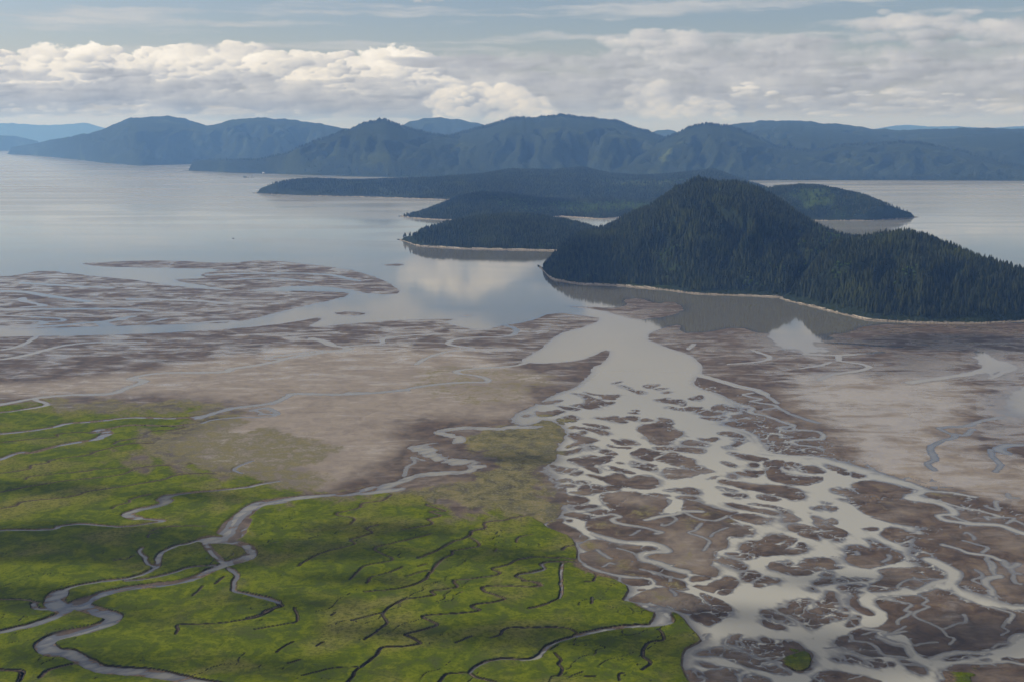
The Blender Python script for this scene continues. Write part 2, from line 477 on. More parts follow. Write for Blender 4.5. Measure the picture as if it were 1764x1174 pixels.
# land that stands out of the water: (tile, height, outline)
LAND_WEST = [(-3000, 585), (-200, 582), (0, 580), (130, 578), (250, 575), (370, 568), (470, 560), (524, 551), (555, 546), (553, 551), (524, 565),
             (600, 558), (675, 552), (790, 548), (760, 556), (831, 570), (865, 560), (906, 556), (954, 537), (1008, 544), (1040, 549), (1008, 563),
             (960, 575), (942, 592), (920, 609), (890, 622), (923, 626), (974, 624), (1015, 616), (1042, 602), (1052, 606), (1039, 626), (1020, 631),
             (1013, 650), (991, 667), (947, 682), (926, 695), (876, 717), (889, 733), (920, 731), (943, 721), (969, 735), (974, 752), (954, 775),
             (960, 789), (935, 806), (957, 823), (960, 838), (944, 851), (953, 859), (966, 867), (971, 872), (961, 888), (945, 898), (931, 903),
             (948, 912), (973, 919), (989, 932), (992, 949), (995, 967), (1003, 971), (1037, 985), (1069, 1002), (1083, 1013), (1077, 1026),
             (1072, 1035), (1097, 1038), (1118, 1046), (1130, 1056), (1123, 1067), (1119, 1076), (1125, 1081), (1154, 1078), (1158, 1071), (1154, 1056), (1162, 1056),
             (1179, 1067), (1190, 1082), (1204, 1098), (1209, 1105), (1185, 1114), (1177, 1123), (1175, 1140), (1179, 1154), (1201, 1172),
             (1217, 1190), (1250, 1400), (1300, 3000), (-3000, 3000)]
LAND_EAST = [(1108, 581), (1140, 564), (1175, 558), (1171, 573), (1215, 573), (1272, 562), (1310, 575), (1440, 578), (1500, 558), (1600, 558), (1764, 556), (3500, 556),
             (3500, 1100), (1764, 1046), (1680, 1020), (1600, 990), (1560, 940), (1640, 850), (1600, 842), (1530, 815), (1460, 796)] + \
            tile(2, [(1730, 965), (1400, 890), (1100, 872), (830, 870), (900, 820), (800, 740), (600, 605), (360, 545), (560, 520), (640, 430), (500, 310), (420, 245), (140, 165), (95, 85)]) + \
            [(1213, 640), (1206, 625), (1192, 611), (1150, 599)]
BARS = [
 (1, .45, [(520,225),(640,250),(690,310),(640,335),(490,350),(600,370),(710,398),(780,380),(900,350),(985,330),(960,315),(880,325),(800,290),(700,250),(620,235)]),
 (1, .35, [(640,208),(780,240),(900,240),(1040,240),(1000,265),(985,300),(900,290),(830,290),(860,260),(750,248)]),
 (1, .35, [(1030,135),(1120,160),(1200,195),(1290,205),(1285,235),(1220,230),(1130,190)]),
 (1, .22, [(1260,145),(1400,130),(1480,130),(1440,155),(1330,180)]),
 (1, .22, [(1390,180),(1480,168),(1560,172),(1440,192)]),
 (1, .25, [(1470,225),(1540,205),(1610,215),(1500,235)]),
 (1, .22, [(930,127),(1070,95),(1000,125)]),
 (1, .45, [(1390,295),(1600,270),(1500,300),(1600,290),(1730,300),(1730,370),(1640,345),(1560,330),(1470,315)]),
 (1, .3, [(1525,363),(1660,375),(1545,392)]), (1, .3, [(1590,395),(1730,380),(1730,420),(1660,410)]),
 (1, .35, [(385,363),(440,365),(560,385),(620,395),(560,412),(480,402)]),
 (1, .5, [(140,415),(200,425),(300,410),(400,400),(450,415),(380,450),(280,475),(160,465)]),
 (1, .5, [(420,490),(510,455),(560,475),(590,505),(540,530),(460,535),(370,530)]), (1, .3, [(370,538),(440,543),(430,562)]),
 (1, .45, [(770,490),(900,490),(1000,465),(1030,500),(1125,530),(1090,548),(1000,530),(880,510)]),
 (1, .4, [(1055,480),(1120,490),(1100,470),(1200,470),(1240,500),(1200,523),(1130,512),(1060,500)]),
 (1, .35, [(1255,527),(1310,485),(1400,517),(1330,525)]), (1, .3, [(1100,433),(1200,428),(1260,450),(1180,447)]), (1, .3, [(1150,408),(1220,398),(1260,420),(1200,424)]),
 (1, .4, [(620,545),(760,553),(880,573),(930,600),(860,602),(720,574)]),
 (1, .4, [(480,600),(545,570),(600,590),(720,593),(840,618),(920,650),(870,672),(800,655),(700,612),(600,602)]),
 (1, .45, [(480,655),(580,648),(660,620),(668,667),(560,667)]),
 (1, .55, [(490,670),(640,680),(740,705),(815,730),(700,755),(560,790),(450,812),(520,770),(600,745),(540,700)]),
 (1, .6, [(1220,625),(1290,570),(1420,540),(1480,510),(1430,487),(1540,495),(1610,540),(1570,580),(1640,630),(1710,640),(1680,690),(1590,720),(1570,775),(1400,775),(1340,710),(1290,660)]),
 (1, .35, [(940,710),(1020,730),(1080,745),(1070,710),(1180,740),(1255,765),(1220,785),(1130,780),(1010,775),(1000,745)]),
 (1, .3, [(905,768),(950,778),(1000,798),(1170,798),(1130,827),(1050,812),(940,802)]), (1, .3, [(700,783),(790,793),(770,822),(720,822)]),
 (1, .4, [(1390,798),(1500,803),(1730,798),(1930,820),(1880,860),(1730,842),(1560,832),(1430,827)]),
 (1, .4, [(330,845),(420,845),(540,830),(620,803),(640,830),(540,867),(440,887)]), (1, .4, [(820,850),(870,825),(960,840),(1010,875),(960,887),(860,867)]),
 (1, .6, [(480,930),(640,900),(740,890),(800,900),(980,893),(960,915),(880,930),(950,940),(860,970),(770,1000),(820,1080),(740,1050),(640,990),(520,955)]),
 (1, .45, [(1150,860),(1240,830),(1270,805),(1380,835),(1500,860),(1440,890),(1350,905),(1380,950),(1290,930),(1190,890)]),
 (1, .5, [(1460,910),(1600,850),(1680,880),(1800,950),(1860,1000),(1750,1030),(1640,990),(1400,940)]),
 (1, .45, [(290,985),(400,1010),(500,1030),(590,1025),(480,1075),(400,1085),(340,1040)]), (1, .35, [(500,1090),(590,1060),(640,1043),(620,1080),(570,1102)]),
 (1, .45, [(830,1010),(940,1000),(1040,1030),(1210,1075),(1130,1087),(980,1052)]), (1, .25, [(985,963),(1070,963),(1040,985)]), (1, .25, [(1155,948),(1250,970),(1200,987)]),
 (1, .4, [(1180,1005),(1300,988),(1400,1010),(1425,1050),(1330,1047),(1250,1025)]), (1, .2, [(1320,978),(1440,990),(1400,1002)]),
 (1, .55, [(1520,1040),(1560,1015),(1700,1040),(1850,1040),(1950,1060),(1850,1100),(1600,1145),(1540,1120)]),
 (1, .6, [(690,1085),(780,1100),(860,1130),(1000,1070),(1060,1090),(1130,1150),(1260,1090),(1400,1120),(1440,1170),(1420,1220),(1300,1250),(1150,1230),(1000,1210),(850,1150)]),
 (1, .3, [(150,333),(300,308),(440,293),(380,322),(200,352)]), (1, .25, [(0,470),(75,453),(40,482)]),
 (2, .5, [(95,85),(250,130),(400,170),(560,190),(730,205),(640,240),(560,260),(690,300),(800,340),(930,370),(850,400),(740,405),(700,350),(500,310),(430,250),(300,210),(140,165)]),
 (2, .35, [(20,290),(130,260),(200,248),(180,290),(120,307)]), (2, .35, [(0,380),(110,363),(210,375),(120,405),(0,420)]),
 (2, .4, [(105,425),(210,388),(300,420),(430,440),(300,472),(200,467)]), (2, .3, [(260,390),(360,330),(480,380),(570,380),(590,410),(480,430),(350,430)]),
 (2, .35, [(150,478),(280,488),(450,468),(380,512),(290,517)]), (2, .35, [(470,512),(550,443),(700,463),(850,490),(650,497),(540,507)]),
 (2, .4, [(320,648),(440,628),(550,650),(655,700),(560,697),(430,677)]), (2, .35, [(150,703),(240,715),(330,688),(360,710),(290,742),(200,732)]),
 (2, .4, [(-20,735),(80,723),(200,755),(265,785),(180,787),(-20,777)]), (2, .35, [(470,797),(560,750),(530,713),(660,720),(600,765),(520,797)]), (2, .3, [(405,800),(470,788),(485,822)]),
 (2, .4, [(-40,813),(200,818),(215,845),(130,862),(-40,852)]), (2, .45, [(450,860),(560,870),(740,895),(920,925),(800,950),(640,935),(560,890)]),
 (2, .4, [(770,648),(860,668),(960,705),(900,717),(800,714)]), (2, .4, [(820,870),(840,838),(950,848),(1100,848),(1200,868),(1380,880),(1400,897),(1200,897),(1000,887)]),
 (2, .4, [(-60,895),(70,923),(90,945),(30,987),(-60,987)]), (2, .4, [(390,943),(480,963),(550,1000),(510,1012),(430,980)]),
 (2, .45, [(85,978),(180,1000),(220,1030),(320,1060),(200,1082),(70,1092),(110,1040)]), (2, .35, [(690,985),(740,963),(790,990),(720,1017)]),
 (2, .55, [(835,960),(960,935),(1060,945),(1020,1000),(980,1020),(1030,1080),(1160,1110),(1430,1110),(1470,1140),(1380,1180),(1280,1210),(1000,1170),(880,1130),(890,1040)]),
 (2, .4, [(1050,1000),(1100,948),(1240,975),(1180,1005),(1130,1050),(1080,1030)]), (2, .45, [(1200,1040),(1260,1000),(1400,1000),(1500,1060),(1420,1082),(1280,1072)]),
 (2, .4, [(1490,988),(1600,1008),(1710,1040),(1650,1057),(1560,1042)]), (2, .35, [(1600,1070),(1740,1063),(1740,1102)]), (2, .35, [(610,1048),(760,1058),(840,1048),(830,1082),(720,1087)]),
 (2, .35, [(530,1063),(640,1078),(770,1100),(740,1117),(620,1097)]), (2, .25, [(240,1137),(360,1098),(300,1142)]), (2, .3, [(445,1100),(490,1083),(540,1110),(520,1147)]),
 (4, .6, [(365,40),(420,30),(480,50),(600,65),(720,90),(960,90),(1100,110),(1230,150),(1280,210),(1190,255),(1060,215),(880,170),(700,145),(480,90),(390,80)]),
 (4, .25, [(330,103),(450,130),(570,150),(460,153),(380,140)]), (4, .35, [(400,183),(540,183),(650,188),(640,222),(560,232),(470,207)]), (4, .35, [(770,200),(830,188),(950,215),(1020,240),(960,262),(800,242)]),
 (4, .45, [(420,285),(520,285),(700,330),(840,350),(960,385),(1040,405),(980,412),(800,382),(560,337)]),
 (4, .45, [(660,290),(820,300),(980,315),(1080,360),(1160,420),(1220,460),(1120,487),(1060,480),(1070,430),(1050,370),(960,330)]),
 (4, .45, [(480,420),(600,398),(760,400),(870,450),(940,445),(860,487),(770,507),(690,480),(540,450)]),
 (4, .35, [(-60,140),(60,113),(120,130),(160,175),(120,192),(-60,177)]), (4, .35, [(-60,205),(120,220),(90,247),(-60,235)]),
 (4, .7, [(-20,245),(100,260),(200,310),(380,360),(460,380),(545,380),(430,420),(480,460),(560,500),(600,540),(660,520),(740,580),(700,620),(560,640),(440,650),(440,720),(420,770),(250,810),(180,790),(110,860),(180,920),(330,990),(340,1040),(290,1060),(-20,1000)]),
 (4, .45, [(1100,520),(1200,500),(1320,530),(1440,560),(1250,570),(1150,592)]), (4, .4, [(1225,590),(1300,570),(1380,600),(1440,682),(1370,657),(1240,627)]),
 (4, .5, [(1340,420),(1420,440),(1480,470),(1440,500),(1560,530),(1680,570),(1725,620),(1640,650),(1540,660),(1440,620),(1400,590),(1560,600),(1480,560),(1370,500),(1390,465)]),
 (4, .4, [(1480,502),(1540,448),(1610,470),(1590,512)]), (4, .3, [(1580,682),(1700,650),(1640,692)]),
 (4, .6, [(590,800),(640,690),(820,690),(880,640),(960,610),(1080,640),(1190,660),(1080,740),(980,800),(1120,770),(1200,760),(1230,690),(1310,760),(1270,800),(1160,825),(960,830),(840,850),(740,810)]),
 (4, .45, [(420,813),(560,820),(760,830),(760,860),(650,882),(540,850)]), (4, .5, [(180,875),(300,885),(360,850),(480,880),(580,920),(650,970),(600,997),(480,950),(320,900)]),
 (4, .6, [(880,970),(960,905),(1140,905),(1080,960),(1190,960),(1280,890),(1400,870),(1500,865),(1580,910),(1570,950),(1660,968),(1540,980),(1400,990),(1270,1055),(1130,1045),(1000,1000)]),
 (4, .35, [(1430,1060),(1480,1010),(1560,1010),(1560,1070)]), (4, .4, [(1380,1160),(1440,1090),(1550,1080),(1540,1140)]), (4, .4, [(600,1050),(700,1000),(800,1050),(720,1080),(650,1120)]),
 (4, .4, [(740,1160),(850,1060),(890,1080),(1020,1095),(940,1130),(820,1170)]), (4, .35, [(70,1100),(110,1060),(290,1080),(80,1115)]),
 (4, .4, [(1550,130),(1680,110),(1780,150),(1780,230),(1690,200),(1610,170)]), (4, .3, [(1620,235),(1760,238),(1760,262)]), (4, .3, [(1480,263),(1550,290),(1480,292)]), (4, .25, [(1320,340),(1480,303),(1640,330),(1600,372),(1480,352)]),
 (5, .8, [(50,330),(110,275),(250,270),(400,300),(540,340),(690,360),(560,410),(520,440),(620,470),(820,480),(1000,550),(930,580),(860,600),(900,660),(1030,690),(900,740),(860,770),(760,740),(600,705),(480,680),(300,620),(200,600),(60,510),(0,450),(0,380),(60,370),(115,400),(100,360)]),
 (5, .4, [(50,210),(70,180),(150,190),(170,215),(110,245),(60,240)]), (5, .2, [(250,198),(295,208),(270,217)]),
 (5, .6, [(760,390),(1000,400),(1250,440),(1450,480),(1480,600),(1300,560),(1040,510),(900,450),(770,430)]),
 (5, .5, [(1080,520),(1250,570),(1460,620),(1741,700),(1741,760),(1500,700),(1250,670),(1100,640),(990,640),(1070,600)]),
 (5, .55, [(340,790),(400,730),(500,740),(600,790),(740,795),(620,840),(490,880),(400,840)]),
 (5, .6, [(0,920),(120,910),(240,960),(260,880),(200,850),(300,880),(420,940),(500,980),(560,1030),(500,1070),(300,1110),(180,1130),(0,1080)]),
 (5, .5, [(700,905),(740,870),(830,910),(930,900),(920,950),(860,995),(760,960)]), (5, .25, [(540,910),(610,878),(610,922)]), (5, .25, [(600,1058),(720,1053),(640,1073)]), (5, .2, [(150,750),(220,723),(310,730),(260,762)]),
 (5, .9, [(860,790),(920,745),(1100,740),(1200,700),(1400,710),(1741,830),(6000,830),(6000,1480),(1741,1480),(1420,1370),(1200,1290),(1100,1240),(1140,1180),(1140,1100),(940,1000),(1030,930),(900,860)]),
 (5, .3, [(210,618),(400,640),(480,690),(350,662)]), (5, .2, [(830,1070),(900,1053),(1000,1090),(900,1092)]),
 (8, .75, [(690,250),(560,290),(440,300),(560,340),(540,370),(380,400),(180,370),(130,340),(60,350),(50,390),(110,450),(180,490),(180,570),(100,620),(0,650),(-100,640),(-230,690),(-180,760),(0,790),(60,850),(130,900),(370,930),(310,810),(200,780),(60,740),(120,690),(330,690),(420,800),(440,870),(540,940),(720,890),(900,870),(1200,860),(1380,790),(1360,740),(1496,690),(6000,690),(6000,460),(1450,480),(1200,440),(1000,400),(850,340)]),
 (8, .4, [(165,350),(260,310),(420,310),(530,360),(440,400),(330,390)]), (8, .4, [(240,225),(350,170),(600,158),(700,150),(560,200),(440,260),(360,240),(300,220)]),
 (8, .5, [(60,60),(380,40),(330,70),(480,20),(570,50),(650,110),(720,130),(560,142),(340,150),(240,200),(250,250),(0,280),(-30,240),(90,180),(125,120)]),
 (8, .25, [(750,238),(800,250),(790,277)]), (8, .35, [(700,952),(760,910),(900,888),(920,930),(800,952)]), (8, .25, [(930,903),(1200,898),(1060,922)]), (8, .2, [(1050,948),(1150,943),(1150,967)]),
 (8, .4, [(280,948),(400,990),(520,1050),(520,1092),(440,1097),(350,1030)]),
 (8, .7, [(740,1060),(800,1010),(950,1000),(1300,990),(1300,930),(1496,960),(6000,980),(6000,3400),(700,3400),(720,1170),(650,1110)]),
 (7, .5, [(260,380),(330,360),(380,400),(390,310),(460,270),(560,262),(630,285),(530,330),(540,400),(640,440),(820,450),(920,410),(940,440),(1050,438),(940,467),(800,510),(640,582),(580,560),(500,490),(400,450)]),
 (7, .45, [(580,390),(680,370),(680,290),(780,280),(845,165),(880,275),(915,330),(880,380),(820,440),(700,420)]),
 (7, .35, [(80,390),(170,383),(260,440),(420,510),(410,547),(330,520),(200,480),(90,462)]), (7, .35, [(85,498),(180,498),(260,540),(330,592),(200,587),(120,557)]),
 (7, .25, [(620,138),(700,180),(630,184)]), (7, .4, [(650,112),(720,38),(830,35),(820,80),(870,80),(780,112)]), (7, .35, [(900,45),(1000,38),(1200,28),(1260,50),(1100,62),(970,77)]),
 (7, .35, [(935,150),(1000,118),(1230,103),(1100,142),(980,182)]), (7, .3, [(1055,180),(1130,148),(1130,200),(1080,212)]),
 (7, .45, [(1020,290),(1100,240),(1130,180),(1200,190),(1100,250),(1120,330),(1230,380),(1310,435),(1240,437),(1130,380)]),
 (7, .25, [(945,380),(1000,358),(1020,387)]), (7, .35, [(1000,547),(1060,490),(1140,438),(1150,490),(1090,552)]),
 (7, .5, [(905,740),(960,690),(1060,660),(1120,740),(1250,745),(1330,800),(1400,860),(1430,885),(1250,872),(1060,822),(960,780)]),
 (7, .35, [(960,888),(1080,888),(1200,948),(1300,928),(1400,930),(1430,1000),(1300,1012),(1150,962)]), (7, .2, [(1460,950),(1530,958),(1500,1002)]), (7, .15, [(850,913),(950,918),(1100,950),(1050,967),(920,942)]),
 (7, .6, [(60,680),(240,720),(430,730),(520,800),(620,870),(630,960),(600,1050),(470,1070),(350,1000),(290,940),(120,900),(-60,860),(-60,740),(0,760),(150,770)]),
 (7, .4, [(0,898),(150,960),(300,1040),(385,1060),(370,1092),(200,1062),(-60,1000)]), (7, .5, [(640,1160),(780,1050),(1000,1080),(1200,1120),(1400,1174),(1500,1600),(600,1600)]), (7, .35, [(0,1110),(130,1130),(150,1200),(0,1400)]),
 (6, .8, [(140,270),(250,230),(330,180),(440,150),(600,150),(700,190),(870,230),(950,290),(1080,380),(1140,400),(1000,400),(820,430),(640,370),(480,310),(300,290)]),
 (6, .5, [(820,460),(900,430),(1150,400),(1090,350),(920,190),(1060,240),(1200,310),(1265,380),(1240,430),(1100,510),(1000,545),(900,500)]),
 (6, .3, [(380,338),(460,350),(570,390),(520,407)]), (6, .3, [(920,690),(1020,633),(1000,690),(950,712)]), (6, .5, [(445,95),(540,85),(600,30),(680,60),(740,90),(740,130),(780,160),(650,140),(540,110)]),
 (6, .4, [(80,50),(200,38),(350,60),(370,97),(200,112),(110,90)]), (6, .15, [(240,153),(320,160),(260,177)]), (6, .3, [(840,50),(870,8),(1060,30),(860,67)]),
 (6, .5, [(860,110),(1000,130),(1080,80),(1180,50),(1230,10),(1230,60),(1290,20),(1340,90),(1220,217),(1090,190),(940,145)]),
 (6, .5, [(1160,750),(1390,630),(1300,720),(1400,700),(1500,710),(1640,770),(1760,780),(1900,760),(1900,900),(1640,890),(1480,840),(1300,760)]),
 (6, .5, [(1130,790),(1280,820),(1420,860),(1540,900),(1659,980),(1659,1040),(1500,1010),(1300,940),(1140,860),(900,880),(940,840),(1060,830)]),
 (6, .3, [(895,953),(960,958),(1130,1010),(1370,1040),(1340,1067),(1150,1052),(1000,1012)]), (6, .35, [(800,1060),(860,1035),(950,1100),(920,1160),(820,1120)]), (6, .4, [(1000,1060),(1150,1060),(1300,1080),(1310,1250),(1050,1250),(1020,1120)]), (6, .35, [(1440,1120),(1500,1090),(1580,1130),(1600,1250),(1450,1250)]),
 (3, .5, [(595,130),(660,90),(780,80),(860,110),(1010,100),(1050,110),(1000,140),(860,155),(700,202),(600,182),(490,170),(620,165)]),
 (3, .35, [(360,40),(500,18),(530,45),(420,57)]), (3, .3, [(520,60),(600,48),(750,50),(640,77)]), (3, .35, [(390,95),(560,83),(560,110),(430,117)]),
 (3, .5, [(290,190),(400,130),(460,130),(450,180),(520,215),(640,205),(720,275),(500,300),(440,290),(370,240)]), (3, .4, [(510,320),(640,298),(820,310),(700,337),(560,352)]), (3, .45, [(440,400),(560,398),(700,385),(860,350),(900,370),(760,440),(680,470),(560,430)]),
 (3, .9, [(830,190),(1000,170),(1180,160),(1300,200),(1580,230),(1560,300),(1470,350),(1480,400),(1640,400),(1680,370),(1900,380),(2100,560),(2100,700),(1950,1000),(1700,980),(1560,900),(1380,880),(1300,860),(1420,800),(1520,760),(1450,720),(1300,690),(1100,685),(900,640),(720,590),(690,500),(760,450),(950,380),(960,340),(890,280)]),
 (3, .25, [(330,458),(420,448),(430,482),(350,482)]), (3, .25, [(470,463),(530,453),(510,487)]), (3, .5, [(280,510),(330,480),(420,500),(560,560),(640,630),(690,660),(600,690),(550,690),(460,600),(330,560)]),
 (3, .3, [(700,598),(850,613),(1000,658),(1200,688),(980,682),(820,652)]), (3, .5, [(640,720),(740,680),(900,690),(1300,740),(1450,750),(1380,790),(1260,810),(1240,870),(1190,880),(1000,890),(920,880),(780,780),(700,790),(640,760)]),
 (3, .6, [(610,820),(700,810),(770,790),(920,870),(1000,900),(930,920),(850,960),(720,930),(640,900)]), (3, .6, [(650,930),(860,960),(1000,880),(1090,900),(1120,960),(1250,1060),(1150,1060),(950,1030),(800,990)]),
 (3, .6, [(1160,940),(1260,900),(1430,960),(1560,930),(1700,1020),(1730,1080),(1600,1060),(1480,1010),(1340,980)]), (3, .4, [(1300,850),(1420,798),(1540,820),(1520,882),(1400,877)]),
 (3, .3, [(1280,200),(1400,173),(1600,200),(1450,212)]), (3, .3, [(1500,140),(1700,118),(1760,150),(1560,157)]), (3, .3, [(910,1048),(1000,1058),(1020,1102),(940,1082)]), (3, .35, [(1060,1078),(1180,1078),(1330,1120),(1280,1142),(1080,1112)]), (3, .3, [(1250,1018),(1340,1030),(1300,1082)]), (3, .3, [(1420,1050),(1500,1078),(1520,1120),(1420,1142)]),
 ('L', .35, [(320,85),(560,75),(740,72),(990,85),(1150,68),(1400,95),(1560,120),(1680,165),(1750,215),(1640,222),(1480,192),(1330,180),(1200,190),(1040,205),(940,190),(720,155),(900,150),(860,130),(990,110),(700,105),(450,100)]),
 ('L', .45, [(-6000,140),(0,150),(200,112),(300,130),(600,158),(800,190),(1050,205),(1350,205),(1530,212),(1480,235),(1250,285),(1100,325),(980,345),(520,355),(0,372),(-6000,372)]),
 ('L', .25, [(1430,300),(1520,293),(1600,303),(1520,315)]), ('L', .2, [(1640,92),(1740,85),(1764,92),(1700,98)]),
 ('C', .3, [(1085,80),(1230,85),(1370,90),(1420,75),(1390,45),(1480,40),(1560,70),(1640,55),(1690,80),(1690,110),(1610,135),(1460,150),(1380,130),(1280,100)]),
 ('C', .2, [(560,128),(640,122),(600,133)]),
]
# water lying in the flats: (tile, outline)
POOLS = [('R', [(455,112),(640,88),(700,60),(780,92),(838,128),(780,137),(690,142),(795,187),(700,205),(600,182)]),
         ('R', [(3500,340),(1764,362),(1640,430),(1610,452),(1640,500),(1764,525),(3500,560)]),
         ('R', [(1530,190),(1580,185),(1640,230),(1700,240),(1640,290),(1590,320),(1560,270)])]
